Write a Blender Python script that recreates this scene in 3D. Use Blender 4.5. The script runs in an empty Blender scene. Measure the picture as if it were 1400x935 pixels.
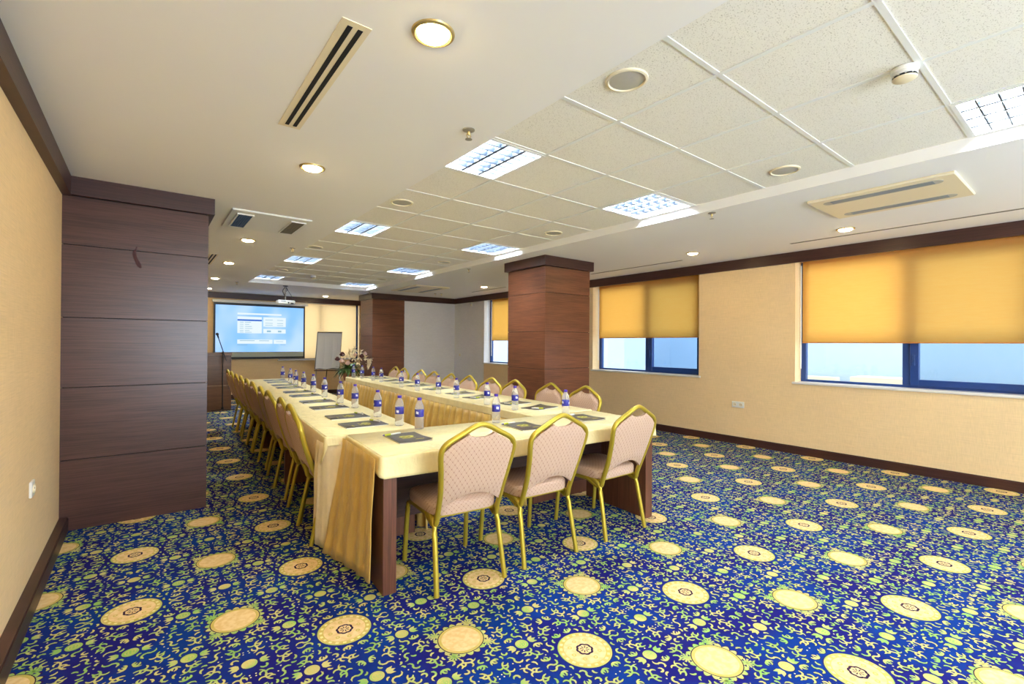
import bpy, math, random
from mathutils import Vector, Matrix, noise
R = random.Random(7)
PI = math.pi
sc = bpy.context.scene
col = sc.collection

# ------------------------------------------------------------------ helpers
def s2l(c):
    r = []
    for v in c[:3]:
        v = v / 255.0
        r.append(v / 12.92 if v <= 0.04045 else ((v + 0.055) / 1.055) ** 2.4)
    return (r[0], r[1], r[2], 1.0)

class MB:
    """collects geometry for ONE mesh object"""
    def __init__(s): s.v = []; s.f = []; s.mi = []; s.cur = 0
    def add(s, vs, fs, M=None):
        b = len(s.v)
        for p in vs:
            p = Vector(p)
            if M is not None: p = M @ p
            s.v.append(p[:])
        for f in fs:
            s.f.append([i + b for i in f]); s.mi.append(s.cur)
        return s
    def box(s, x0, x1, y0, y1, z0, z1, bev=0.0, M=None):
        if x1 < x0: x0, x1 = x1, x0
        if y1 < y0: y0, y1 = y1, y0
        if z1 < z0: z0, z1 = z1, z0
        if bev <= 0:
            vs = [(x0,y0,z0),(x1,y0,z0),(x1,y1,z0),(x0,y1,z0),(x0,y0,z1),(x1,y0,z1),(x1,y1,z1),(x0,y1,z1)]
            fs = [(0,3,2,1),(4,5,6,7),(0,1,5,4),(1,2,6,5),(2,3,7,6),(3,0,4,7)]
            return s.add(vs, fs, M)
        b = min(bev, (x1-x0)/2.01, (y1-y0)/2.01, (z1-z0)/2.01)
        def ring(i, z):
            return [(x0+i+ (b if i==0 else 0)*0 + (b-i if False else 0), y0, z)]
        def oct_(ins, z):
            X0, X1, Y0, Y1 = x0+ins, x1-ins, y0+ins, y1-ins
            c = b * 0.7
            return [(X0+c,Y0,z),(X1-c,Y0,z),(X1,Y0+c,z),(X1,Y1-c,z),(X1-c,Y1,z),(X0+c,Y1,z),(X0,Y1-c,z),(X0,Y0+c,z)]
        rings = [oct_(b*0.8, z0), oct_(0, z0+b), oct_(0, z1-b), oct_(b*0.8, z1)]
        return s.loft(rings, cap=True, M=M)
    def loft(s, rings, cap=True, closed=True, M=None):
        n = len(rings[0]); vs = [p for r in rings for p in r]; fs = []
        for k in range(len(rings)-1):
            for i in range(n if closed else n-1):
                j = (i+1) % n
                fs.append((k*n+i, k*n+j, (k+1)*n+j, (k+1)*n+i))
        if cap:
            fs.append(tuple(reversed(range(n)))); m = (len(rings)-1)*n
            fs.append(tuple(range(m, m+n)))
        return s.add(vs, fs, M)
    def lathe(s, prof, n=24, c=(0,0,0), M=None):
        rings = []
        for r, z in prof:
            rings.append([(c[0]+r*math.cos(2*PI*i/n), c[1]+r*math.sin(2*PI*i/n), c[2]+z) for i in range(n)])
        return s.loft(rings, cap=True, M=M)
    def tube(s, pts, r, n=10, ry=None, cap=True, up=(0,0,1), M=None):
        pts = [Vector(p) for p in pts]
        m = len(pts); rings = []; u = Vector(up)
        for i, p in enumerate(pts):
            t = (pts[min(i+1, m-1)] - pts[max(i-1, 0)]).normalized()
            if abs(t.dot(u)) > 0.97: a = t.cross(Vector((1,0,0)))
            else: a = t.cross(u)
            a.normalize()
            if rings and a.dot(pa) < 0: a = -a
            pa = a
            b = a.cross(t).normalized()
            rr = r[i] if isinstance(r, (list, tuple)) else r
            r2 = ry if ry is not None else rr
            rings.append([(p + a*rr*math.cos(2*PI*k/n) + b*r2*math.sin(2*PI*k/n))[:] for k in range(n)])
        return s.loft(rings, cap=cap, M=M)
    def build(s, name, mat, parent=None, smooth=None, loc=None):
        me = bpy.data.meshes.new(name); me.from_pydata(s.v, [], s.f)
        mats = mat if isinstance(mat, (list, tuple)) else [mat]
        for m_ in mats: me.materials.append(m_)
        if len(mats) > 1:
            for p, k in zip(me.polygons, s.mi): p.material_index = k
        me.validate(); me.update()
        if smooth is not None:
            for p in me.polygons: p.use_smooth = True
            me.set_sharp_from_angle(angle=math.radians(smooth))
        o = bpy.data.objects.new(name, me); col.objects.link(o)
        if parent: o.parent = parent
        if loc: o.location = loc
        return o

def catmull(P, k=6):
    P = [Vector(p) for p in P]; out = []
    for i in range(len(P)-1):
        p0 = P[max(i-1,0)]; p1 = P[i]; p2 = P[i+1]; p3 = P[min(i+2, len(P)-1)]
        for j in range(k):
            t = j/k
            out.append(0.5*((2*p1)+(-p0+p2)*t+(2*p0-5*p1+4*p2-p3)*t*t+(-p0+3*p1-3*p2+p3)*t**3))
    out.append(P[-1]); return out

def tag(o, label=None, cat=None, group=None, kind=None):
    if label: o['label'] = label
    if cat: o['category'] = cat
    if group: o['group'] = group
    if kind: o['kind'] = kind
    return o
def thing(name, label, cat, loc=(0,0,0), rz=0.0, group=None):
    o = bpy.data.objects.new(name, None); col.objects.link(o)
    o.empty_display_size = 0.1; o.location = loc; o.rotation_euler = (0,0,rz)
    return tag(o, label, cat, group)
def copy_tree(o, parent=None):
    c = o.copy(); col.objects.link(c); c.parent = parent
    for ch in [x for x in bpy.data.objects if x.parent == o]: copy_tree(ch, c)
    return c
def place(o, x, y, z, rz, label, group=None):
    o.location = (x, y, z); o.rotation_euler = (0, 0, rz); o['label'] = label
    if group: o['group'] = group
    return o

# ------------------------------------------------------------------ materials
class NT:
    def __init__(s, name):
        s.m = bpy.data.materials.new(name); s.m.use_nodes = True
        s.t = s.m.node_tree; s.n = s.t.nodes; s.l = s.t.links
        s.b = s.n['Principled BSDF']; s.out = s.n['Material Output']
    def new(s, typ, **kw):
        n = s.n.new(typ)
        for k, v in kw.items(): setattr(n, k, v)
        return n
    def put(s, sock, v):
        if hasattr(v, 'is_output') or isinstance(v, bpy.types.NodeSocket): s.l.new(v, sock)
        elif isinstance(v, (tuple, list)) : sock.default_value = v
        else:
            try: sock.default_value = v
            except Exception: sock.default_value = (v, v, v)
    def m_(s, op, a, b=None, c=None, clamp=False):
        n = s.new('ShaderNodeMath', operation=op, use_clamp=clamp)
        s.put(n.inputs[0], a)
        if b is not None: s.put(n.inputs[1], b)
        if c is not None: s.put(n.inputs[2], c)
        return n.outputs[0]
    def v_(s, op, a, b=None, c=None, out=0):
        n = s.new('ShaderNodeVectorMath', operation=op)
        s.put(n.inputs[0], a)
        if b is not None: s.put(n.inputs[1], b)
        if c is not None: s.put(n.inputs[2], c)
        return n.outputs[out]
    def mix(s, f, a, b):
        n = s.new('ShaderNodeMix', data_type='RGBA')
        s.put(n.inputs[0], f); s.put(n.inputs[6], a); s.put(n.inputs[7], b)
        return n.outputs[2]
    def noise(s, vec, scale=5, detail=2, rough=0.5):
        n = s.new('ShaderNodeTexNoise'); s.l.new(vec, n.inputs['Vector'])
        n.inputs['Scale'].default_value = scale; n.inputs['Detail'].default_value = detail
        n.inputs['Roughness'].default_value = rough
        return n.outputs[0]
    def obj(s): return s.new('ShaderNodeTexCoord').outputs['Object']
    def pos(s): return s.new('ShaderNodeNewGeometry').outputs['Position']
    def scale(s, vec, sx, sy, sz): return s.v_('MULTIPLY', vec, (sx, sy, sz))
    def sep(s, vec):
        n = s.new('ShaderNodeSeparateXYZ'); s.l.new(vec, n.inputs[0]); return n.outputs
    def comb(s, x, y, z=0.0):
        n = s.new('ShaderNodeCombineXYZ'); s.put(n.inputs[0], x); s.put(n.inputs[1], y); s.put(n.inputs[2], z); return n.outputs[0]
    def ss(s, v, lo, hi):
        n = s.new('ShaderNodeMapRange', interpolation_type='SMOOTHSTEP')
        s.put(n.inputs[0], v); n.inputs[1].default_value = lo; n.inputs[2].default_value = hi
        return n.outputs[0]
    def bump(s, h, strength=0.3, dist=0.002):
        n = s.new('ShaderNodeBump'); s.put(n.inputs['Height'], h)
        n.inputs['Strength'].default_value = strength; n.inputs['Distance'].default_value = dist
        s.l.new(n.outputs[0], s.b.inputs['Normal'])
    def base(s, v): s.put(s.b.inputs['Base Color'], v); return s
    def set(s, rough=0.5, metal=0.0, spec=0.5, **kw):
        s.b.inputs['Roughness'].default_value = rough; s.b.inputs['Metallic'].default_value = metal
        s.b.inputs['Specular IOR Level'].default_value = spec
        for k, v in kw.items(): s.b.inputs[k.replace('_', ' ')].default_value = v
        return s

def simple(name, rgb, rough=0.5, metal=0.0, var=0.06, scale=30, spec=0.5):
    t = NT(name); c = s2l(rgb)
    d = tuple(x*(1-var) for x in c[:3]) + (1,); u = tuple(min(1, x*(1+var)) for x in c[:3]) + (1,)
    t.base(t.mix(t.noise(t.obj(), scale, 2), d, u)); t.set(rough, metal, spec)
    return t.m

def emit(name, rgb, strength):
    t = NT(name); t.base((0,0,0,1)) if False else t.base(s2l((255,255,255)))
    t.put(t.b.inputs['Emission Color'], s2l(rgb)); t.b.inputs['Emission Strength'].default_value = strength
    return t.m

def wood(name, rgb, axis='h', rough=0.38):
    t = NT(name); p = t.obj(); c = s2l(rgb)
    v = t.scale(p, 2, 2, 90) if axis == 'h' else t.scale(p, 60, 60, 1.6)
    a = t.noise(v, 1.6, 5, 0.65)
    b = t.noise(t.scale(p, 1.2, 1.2, 9) if axis == 'h' else t.scale(p, 9, 9, 1), 1.5, 3)
    f = t.m_('ADD', t.m_('MULTIPLY', a, 0.75), t.m_('MULTIPLY', b, 0.25))
    f = t.ss(f, 0.32, 0.68)
    t.base(t.mix(f, tuple(x*0.62 for x in c[:3])+(1,), tuple(min(1,x*1.3) for x in c[:3])+(1,)))
    t.set(rough, 0, 0.5); t.bump(a, 0.12, 0.002)
    return t.m

def wallpaper(name, rgb, axis='x'):
    t = NT(name); p = t.pos(); c = s2l(rgb)
    a = t.noise(t.scale(p, 260, 260, 14), 1.0, 3)
    b = t.noise(t.scale(p, 6, 6, 300), 1.0, 2)
    g = t.noise(p, 1.3, 3)
    f = t.m_('ADD', t.m_('MULTIPLY', a, 0.5), t.m_('MULTIPLY', b, 0.5))
    f = t.m_('ADD', t.m_('MULTIPLY', f, 0.8), t.m_('MULTIPLY', g, 0.2))
    f = t.ss(f, 0.3, 0.7)
    t.base(t.mix(f, tuple(x*0.88 for x in c[:3])+(1,), tuple(min(1,x*1.08) for x in c[:3])+(1,)))
    t.set(0.75, 0, 0.2); t.bump(f, 0.15, 0.001)
    return t.m

M = {}
M['wall'] = wallpaper('beige_wallpaper', (246, 213, 163))
M['wall_pale'] = wallpaper('pale_wallpaper', (242, 238, 236))  # beige paper with the far corner's cool light painted into its colour
M['wood'] = wood('dark_wood_horizontal', (116, 68, 44))  # lighter tone carries the downlights on the two farther pillars
M['wood_d'] = wood('aged_dark_wood', (82, 52, 45), rough=0.3)  # same wood on the left pillar, its dimmer light painted in
M['wood_v'] = wood('dark_wood_vertical', (104, 62, 44), 'v')
M['wood_t'] = wood('dark_wood_trim', (66, 36, 31))
M['wood_l'] = wood('olive_brown_wood', (112, 78, 52))
M['groove'] = simple('groove_black', (30, 18, 16), 0.8)
M['gypsum'] = simple('white_plaster', (244, 240, 236), 0.9, var=0.02, scale=1.5)
M['white'] = simple('white_painted_metal', (236, 234, 228), 0.45, var=0.02)
M['cream'] = simple('cream_plastic', (236, 221, 188), 0.45, var=0.02)
M['steel'] = simple('brushed_steel', (170, 165, 158), 0.35, 0.8)
M['louvre'] = simple('aluminium_louvre', (44, 52, 64), 0.4)
M['grey'] = simple('grey_mesh', (186, 180, 166), 0.7)
M['dark'] = simple('dark_gap', (22, 20, 22), 0.8)
M['black'] = simple('black_plastic', (20, 20, 22), 0.4)
M['blueframe'] = simple('blue_window_frame', (22, 62, 130), 0.35)
M['marble'] = simple('white_marble_sill', (232, 226, 218), 0.25, var=0.05, scale=6)
M['brass'] = simple('brass_trim', (205, 180, 120), 0.3, 0.7)
M['gold'] = simple('gold_painted_metal', (192, 168, 58), 0.34, 0.55, var=0.04)
M['notebook'] = simple('grey_notebook_cover', (88, 82, 76), 0.35)
M['logo'] = simple('yellow_print', (214, 206, 80), 0.4)
M['paper'] = simple('white_paper', (235, 232, 222), 0.7, var=0.02)
M['pen'] = simple('yellow_green_pen', (196, 204, 40), 0.3)
M['cap'] = simple('purple_cap', (70, 40, 160), 0.35)
M['copper'] = simple('terracotta_pot', (176, 104, 64), 0.4)
M['bow'] = simple('gold_ribbon', (200, 140, 70), 0.35, 0.2)
M['leaf'] = simple('green_leaves', (70, 100, 44), 0.5, var=0.35, scale=14)
M['petal'] = simple('cream_petals', (240, 220, 180), 0.6, var=0.1)
M['petal_pink'] = simple('pink_petals', (232, 190, 170), 0.6, var=0.12)
M['petal_dark'] = simple('maroon_petals', (80, 34, 36), 0.6, var=0.2)
M['board'] = simple('whiteboard_surface', (244, 242, 236), 0.3, var=0.02)
M['alu'] = simple('grey_aluminium', (150, 145, 138), 0.35, 0.6)
M['outwall'] = simple('outside_render', (176, 192, 204), 0.9, var=0.05, scale=0.6)
M['outroof'] = simple('outside_roof', (214, 206, 178), 0.9, var=0.1, scale=2)
M['lamp_cool'] = emit('fluorescent_tube', (222, 238, 255), 78.0)
M['lamp_warm'] = emit('warm_downlight', (255, 226, 160), 70.0)
M['label_white'] = simple('white_label_print', (240, 240, 246), 0.4, var=0.01)

def tile_mat():
    t = NT('speckled_ceiling_tile'); p = t.pos()
    n1 = t.noise(p, 190, 2, 0.6); n2 = t.noise(p, 55, 2)
    f = t.ss(n1, 0.34, 0.40)
    t.base(t.mix(f, s2l((186, 176, 158)), s2l((244, 238, 226))))
    t.set(0.95, 0, 0.1); t.bump(n1, 0.25, 0.002)
    return t.m
M['tile'] = tile_mat()

def fabric_mat():
    t = NT('diamond_dotted_upholstery'); s = t.sep(t.obj())
    y = t.m_('ADD', s[1], s[2])
    k = 34.0
    a = t.m_('MULTIPLY', t.m_('ADD', s[0], y), k); b = t.m_('MULTIPLY', t.m_('SUBTRACT', s[0], y), k)
    def tri(x): return t.m_('ABSOLUTE', t.m_('SUBTRACT', t.m_('FRACT', x), 0.5))
    ta, tb = tri(a), tri(b)
    line = t.m_('SUBTRACT', 1.0, t.ss(t.m_('MINIMUM', ta, tb), 0.03, 0.085))
    dot = t.m_('SUBTRACT', 1.0, t.ss(t.m_('ADD', t.m_('MULTIPLY', ta, ta), t.m_('MULTIPLY', tb, tb)), 0.006, 0.020))
    c = t.mix(t.noise(t.obj(), 180, 2), s2l((192, 160, 138)), s2l((208, 176, 152)))
    c = t.mix(t.m_('MULTIPLY', line, 0.35), c, s2l((180, 132, 110)))
    c = t.mix(t.m_('MULTIPLY', dot, 0.75), c, s2l((128, 82, 70)))
    t.base(c); t.set(0.8, 0, 0.2); t.bump(t.noise(t.obj(), 300, 2), 0.2, 0.001)
    return t.m
M['fabric'] = fabric_mat()

def cloth_mat(name, rgb, rough, bumpk=0.5, sheen=0.0):
    t = NT(name); p = t.pos(); c = s2l(rgb)
    w = t.noise(p, 9, 4, 0.6); w2 = t.noise(t.scale(p, 4, 4, 2), 4, 3)
    f = t.m_('ADD', t.m_('MULTIPLY', w, 0.5), t.m_('MULTIPLY', w2, 0.5))
    t.base(t.mix(t.ss(f, 0.3, 0.7), tuple(x*0.92 for x in c[:3])+(1,), tuple(min(1, x*1.05) for x in c[:3])+(1,)))
    t.set(rough, 0, 0.35); t.bump(f, bumpk, 0.02)
    t.b.inputs['Sheen Weight'].default_value = sheen
    return t.m
M['cloth'] = cloth_mat('pale_yellow_tablecloth', (244, 226, 168), 0.5, 0.8)
M['satin'] = cloth_mat('golden_satin_skirt', (218, 180, 98), 0.32, 0.9, 0.1)

def glass_mat(name, tint, gl=0.07):
    t = NT(name); t.n.remove(t.b)
    tr = t.new('ShaderNodeBsdfTransparent'); tr.inputs[0].default_value = tint
    g = t.new('ShaderNodeBsdfGlossy'); g.inputs['Roughness'].default_value = 0.03
    mx = t.new('ShaderNodeMixShader'); mx.inputs[0].default_value = gl
    t.l.new(tr.outputs[0], mx.inputs[1]); t.l.new(g.outputs[0], mx.inputs[2]); t.l.new(mx.outputs[0], t.out.inputs[0])
    return t.m
M['glass'] = glass_mat('clear_pane', (0.95, 0.98, 1.0, 1))
M['glass_blue'] = glass_mat('blue_tinted_pane', (0.70, 0.80, 0.90, 1))

def blind_mat(name='yellow_roller_fabric', c1=(253, 212, 138), c2=(255, 222, 154)):
    t = NT(name); t.n.remove(t.b)
    p = t.pos(); n = t.noise(t.scale(p, 8, 8, 120), 1, 2)
    c = t.mix(n, s2l(c1), s2l(c2))
    d = t.new('ShaderNodeBsdfDiffuse'); tr = t.new('ShaderNodeBsdfTranslucent')
    t.l.new(c, d.inputs[0]); t.l.new(c, tr.inputs[0])
    mx = t.new('ShaderNodeMixShader'); mx.inputs[0].default_value = 0.7
    t.l.new(d.outputs[0], mx.inputs[1]); t.l.new(tr.outputs[0], mx.inputs[2]); t.l.new(mx.outputs[0], t.out.inputs[0])
    return t.m
M['blind'] = blind_mat()
M['blind_far'] = blind_mat('pale_yellow_roller_fabric', (244, 222, 184), (250, 230, 196))

def bottle_mat():
    t = NT('clear_water_bottle')
    t.base(s2l((250, 250, 252))); t.set(0.08, 0, 0.6)
    t.b.inputs['Transmission Weight'].default_value = 0.80; t.b.inputs['IOR'].default_value = 1.10
    return t.m
M['bottle'] = bottle_mat()

def label_mat():
    t = NT('blue_bottle_label'); s = t.sep(t.obj())
    a = t.m_('ARCTAN2', s[1], s[0])
    # white wave band round the blue label
    wv = t.m_('ADD', t.m_('MULTIPLY', t.m_('SINE', t.m_('MULTIPLY', a, 2.0)), 0.006), 0.112)
    dz = t.m_('ABSOLUTE', t.m_('SUBTRACT', s[2], wv))
    patch = t.m_('MULTIPLY', t.m_('LESS_THAN', t.m_('ABSOLUTE', t.m_('SINE', t.m_('MULTIPLY', a, 1.5))), 0.45), t.m_('LESS_THAN', dz, 0.009))
    t.base(t.mix(patch, s2l((44, 44, 150)), s2l((232, 232, 250)))); t.set(0.35)
    return t.m
M['label'] = label_mat()

def pile(name, c1, c2, scale=9.0):
    t = NT(name)
    t.base(t.mix(t.ss(t.noise(t.pos(), scale, 2), 0.36, 0.64), s2l(c1), s2l(c2))); t.set(0.95, 0, 0.1)
    return t.m
CARPET = [pile('carpet_navy', (26, 24, 104), (8, 50, 126), 3.0), pile('carpet_purple_outline', (54, 28, 92), (44, 26, 84)),
          pile('carpet_yellow_green_vine', (144, 186, 94), (204, 194, 120)), pile('carpet_cream_medallion', (240, 210, 152), (230, 194, 132), 40.0),
          pile('carpet_gold_ring', (206, 182, 92), (214, 186, 110), 20.0), pile('carpet_dark_ring', (60, 34, 60), (44, 26, 56)),
          pile('carpet_pale_motif', (236, 224, 144), (240, 222, 160), 20.0)]
def carpet():
    """one woven repeat (0.8 m) drawn in a quarter cell, mirrored and tiled over the room as one mesh"""
    import numpy as np
    rr = random.Random(11)
    polys = []     # (list of (x,y), layer z, material)
    Z = 0.00025
    taken = []; nlay = [0]
    def clear(pts, d):
        for x, y in pts:
            if not (0.005 < x < 0.395 and 0.005 < y < 0.395): return False
            if math.hypot(x, y) < 0.134 or math.hypot(x-.4, y-.4) < 0.134: return False
            for q in ((.2,.2),(.4,0),(0,.4)):
                if abs(x-q[0]) < .088 and abs(y-q[1]) < .030: return False
                if math.hypot(x-q[0], y-q[1]) < 0.041: return False
            for a, b in taken:
                if (x-a)**2+(y-b)**2 < d*d: return False
        return True
    def ribbon(path, w, k, m):
        n = len(path); A = []; B = []
        for i, (x, y) in enumerate(path):
            x0, y0 = path[max(i-1, 0)]; x1, y1 = path[min(i+1, n-1)]
            l = math.hypot(x1-x0, y1-y0) or 1; nx, ny = -(y1-y0)/l, (x1-x0)/l
            A.append((x+nx*w[i], y+ny*w[i])); B.append((x-nx*w[i], y-ny*w[i]))
        for i in range(n-1): polys.append(([A[i], B[i], B[i+1], A[i+1]], k*Z, m))
    def stroke(path, wmax, bulb):
        n = len(path)
        w = [wmax*(0.35 + 0.65*math.sin(PI*min(1, 0.12+0.88*i/(n-1)*0.9))) * (1.35 if (bulb and i < 2) else 1) for i in range(n)]
        w[0] *= 0.6; w[-1] *= 0.45
        nlay[0] = (nlay[0]+1) % 4
        ribbon(path, [x+0.0026 for x in w], 1+0.12*nlay[0], 1); ribbon(path, w, 2+0.12*nlay[0], 2)
    def disc(cx, cy, r, k, m, n=20, f=None):
        polys.append(([(cx+(f(2*PI*i/n) if f else r)*math.cos(2*PI*i/n), cy+(f(2*PI*i/n) if f else r)*math.sin(2*PI*i/n)) for i in range(n)], k*Z, m))
    def curve(x, y, th, L, bend, n=7):
        p = [(x, y)]; st = L/(n-1)
        for i in range(n-1):
            th += bend*(math.sin(PI*i/(n-1))*1.0+0.3)/(n-1)*2; p.append((p[-1][0]+st*math.cos(th), p[-1][1]+st*math.sin(th)))
        return p
    def s_curve(x, y, th, L, bend, n=9):
        p = [(x, y)]; st = L/(n-1)
        for i in range(n-1):
            th += bend*(1 if i < n/2 else -1)*2/(n-1); p.append((p[-1][0]+st*math.cos(th), p[-1][1]+st*math.sin(th)))
        return p
    for kind, tries, d in (('fern', 1500, 0.0185), ('s', 700, 0.0175), ('branch', 2600, 0.0175), ('hook', 3500, 0.0165), ('star', 300, 0.019), ('short', 3000, 0.0155), ('dot', 200, 0.0140)):
        for _ in range(tries):
            x, y, th = rr.uniform(0, .4), rr.uniform(0, .4), rr.uniform(0, 2*PI); sg = rr.choice((-1, 1))
            if kind == 'fern':
                m = s_curve(x, y, th, .105, sg*1.5, 10); ps = [m]; w = .0042
                for q, sd in ((2, 1), (4, 1), (6, 1), (3, -1), (7, -1)):
                    a0 = math.atan2(m[q+1][1]-m[q][1], m[q+1][0]-m[q][0]); ps.append(curve(m[q][0], m[q][1], a0+sd*sg*0.9, .036, sd*sg*1.0, 7))
            elif kind == 's': ps = [s_curve(x, y, th, rr.uniform(.075, .11), sg*2.6)]; w = .0048
            elif kind == 'branch':
                m = curve(x, y, th, .055, sg*1.2); ps = [m]; w = .0044
                a0 = math.atan2(m[-1][1]-m[-2][1], m[-1][0]-m[-2][0])
                ps += [curve(m[3][0], m[3][1], a0+sg*1.3, .034, -sg*1.0, 6), curve(m[2][0], m[2][1], a0-sg*1.2, .032, sg*1.0, 6), curve(m[4][0], m[4][1], a0-sg*0.9, .028, sg*0.9, 6)]
            elif kind == 'hook': ps = [curve(x, y, th, rr.uniform(.045, .065), sg*1.7)]; w = .0048
            elif kind == 'short': ps = [curve(x, y, th, rr.uniform(.024, .036), sg*0.8, 5)]; w = .0044
            elif kind == 'star': ps = [[(x+.012*math.cos(a), y+.012*math.sin(a)) for a in (0, PI/2, PI, 1.5*PI)]+[(x, y)]]
            else: ps = [[(x, y)]]
            allp = [q for p in ps for q in p]
            if not clear(allp, d): continue
            taken.extend(allp)
            if kind == 'star':
                f = lambda a: 0.0085+0.0055*abs(math.cos(2*a+0.0))**1.0
                disc(x, y, 0, 1, 1, 16, lambda a: f(a)+.003); disc(x, y, 0, 2, 2, 16, f)
            elif kind == 'dot': disc(x, y, 0.0035, 2, 6, 6)
            else:
                for p in ps: stroke(p, w, kind != 'branch')
    quarter = len(polys)
    full = []
    for pts, z, m in polys:
        for sx in (1, -1):
            for sy in (1, -1): full.append(([(sx*x, sy*y) for x, y in pts], z, m))
    polys = []
    def ring(cx, cy, r0, r1, k, m, n=40, f=None):
        for i in range(n):
            a, b = 2*PI*i/n, 2*PI*(i+1)/n
            polys.append(([(cx+r0*math.cos(a), cy+r0*math.sin(a)), (cx+r1*math.cos(a), cy+r1*math.sin(a)), (cx+r1*math.cos(b), cy+r1*math.sin(b)), (cx+r0*math.cos(b), cy+r0*math.sin(b))], k*Z, m))
    # rosettes
    for cx, cy in ((.2,.2),(-.2,.2),(.2,-.2),(-.2,-.2),(.4,0),(0,.4)):
        disc(cx, cy, .034, 1, 1); disc(cx, cy, .0305, 2, 2); ring(cx, cy, .017, .020, 3, 4, 14)
        for sg in (1, -1):
            T = [(.040,-.010),(.050,-.020),(.074,-.022),(.064,-.008),(.080,0),(.064,.008),(.074,.022),(.050,.020),(.040,.010)]
            polys.append(([(cx+sg*a*1.03-sg*.001, cy+b_*1.15) for a, b_ in T], 1*Z, 1)); polys.append(([(cx+sg*a, cy+b_) for a, b_ in T], 2*Z, 2))
        for i in range(4): disc(cx+.009*math.cos(i*PI/2+.78), cy+.009*math.sin(i*PI/2+.78), .0035, 3, 4, 6)
    # plain medallion with frill
    cx = cy = .4
    disc(cx, cy, 0, 1, 1, 160, lambda a: .112+.022*abs(math.sin(10*a))); disc(cx, cy, 0, 2, 2, 160, lambda a: .106+.020*abs(math.sin(10*a)))
    for i in range(4):
        a = PI/4+i*PI/2
        for j in range(-3, 4): ribbon([(cx+.122*math.cos(a)+.0*j, cy+.122*math.sin(a)), (cx+.122*math.cos(a)+.030*math.cos(a+j*.55), cy+.122*math.sin(a)+.030*math.sin(a+j*.55))], [.003, .0045], 3, 2)
    disc(cx, cy, .107, 3, 5, 40); disc(cx, cy, .103, 4, 4, 40); disc(cx, cy, .089, 5, 3, 40)
    # patterned medallion
    cx = cy = 0
    disc(cx, cy, .125, 1, 1, 48); disc(cx, cy, .121, 2, 2, 48); disc(cx, cy, .117, 3, 4, 48); disc(cx, cy, .094, 4, 3, 48)
    for i in range(20):
        a = 2*PI*i/20; ribbon([(.1055*math.cos(a-.07), .1055*math.sin(a-.07)), (.1055*math.cos(a+.07), .1055*math.sin(a+.07))], [.006, .006], 4, 6)
    for i in range(8):
        a = 2*PI*i/8; disc(.066*math.cos(a), .066*math.sin(a), .0105, 5, 4, 8); disc(.066*math.cos(a), .066*math.sin(a), .005, 6, 3, 6)
    disc(cx, cy, 0, 5, 5, 48, lambda a: .036+.004*abs(math.sin(4*a))); disc(cx, cy, 0, 6, 3, 48, lambda a: .026+.004*abs(math.sin(4*a)))
    for i in range(8):
        a = 2*PI*i/8; ribbon([(.006*math.cos(a), .006*math.sin(a)), (.021*math.cos(a), .021*math.sin(a))], [.0012, .003], 7, 5)
    for i in range(4):
        a = PI/4+i*PI/2; ring(.143*math.cos(a), .143*math.sin(a), .004, .0065, 1, 6, 8)
    full += polys
    # flatten one repeat into arrays, then tile
    V = []; LS = []; LI = []; MI = []
    for pts, z, m in full:
        LS.append(len(pts)); MI.append(m); base = len(V)
        LI += list(range(base, base+len(pts))); V += [(x, y, z) for x, y in pts]
    V = np.array(V, float); LS = np.array(LS); LI = np.array(LI); MI = np.array(MI)
    x_lo, x_hi, y_lo, y_hi = -0.75, 6.75, -3.6, 13.4
    allV = []; allLS = []; allLI = []; allMI = []; nb = 0
    for i in range(-2, 9):
        for j in range(-6, 18):
            cx, cy = 0.756+0.8*i, 0.66+0.797*j
            if cx+.55 < XL or cx-.55 > XR or cy+.55 < YB or cy-.55 > YS: continue
            W_ = V.copy(); W_[:, 0] = W_[:, 0]+cx; W_[:, 1] = W_[:, 1]*(0.797/0.8)+cy
            # keep the pattern within the room
            W_[:, 0] = np.clip(W_[:, 0], XL-0.1, XR+0.1); W_[:, 1] = np.clip(W_[:, 1], YB-0.1, YS+0.1)
            allV.append(W_); allLS.append(LS); allLI.append(LI+nb); allMI.append(MI); nb += len(V)
    bx = np.array([(XL-.3, YB-.3, 0), (XR+.3, YB-.3, 0), (XR+.3, YS+.4, 0), (XL-.3, YS+.4, 0), (XL-.3, YB-.3, -.05), (XR+.3, YB-.3, -.05), (XR+.3, YS+.4, -.05), (XL-.3, YS+.4, -.05)], float)
    allV.append(bx); allLS.append(np.array([4, 4])); allLI.append(np.array([0, 1, 2, 3, 7, 6, 5, 4])+nb); allMI.append(np.array([0, 0]))
    V = np.concatenate(allV); LS = np.concatenate(allLS); LI = np.concatenate(allLI); MI = np.concatenate(allMI)
    me = bpy.data.meshes.new('floor'); me.vertices.add(len(V)); me.vertices.foreach_set('co', V.astype(np.float32).ravel())
    me.loops.add(len(LI)); me.loops.foreach_set('vertex_index', LI.astype(np.int32))
    me.polygons.add(len(LS)); st = np.concatenate([[0], np.cumsum(LS)[:-1]])
    me.polygons.foreach_set('loop_start', st.astype(np.int32)); me.polygons.foreach_set('loop_total', LS.astype(np.int32))
    for m in CARPET: me.materials.append(m)
    me.polygons.foreach_set('material_index', MI.astype(np.int32))
    me.update(calc_edges=True)
    o = bpy.data.objects.new('floor', me); col.objects.link(o)
    return o

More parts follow.
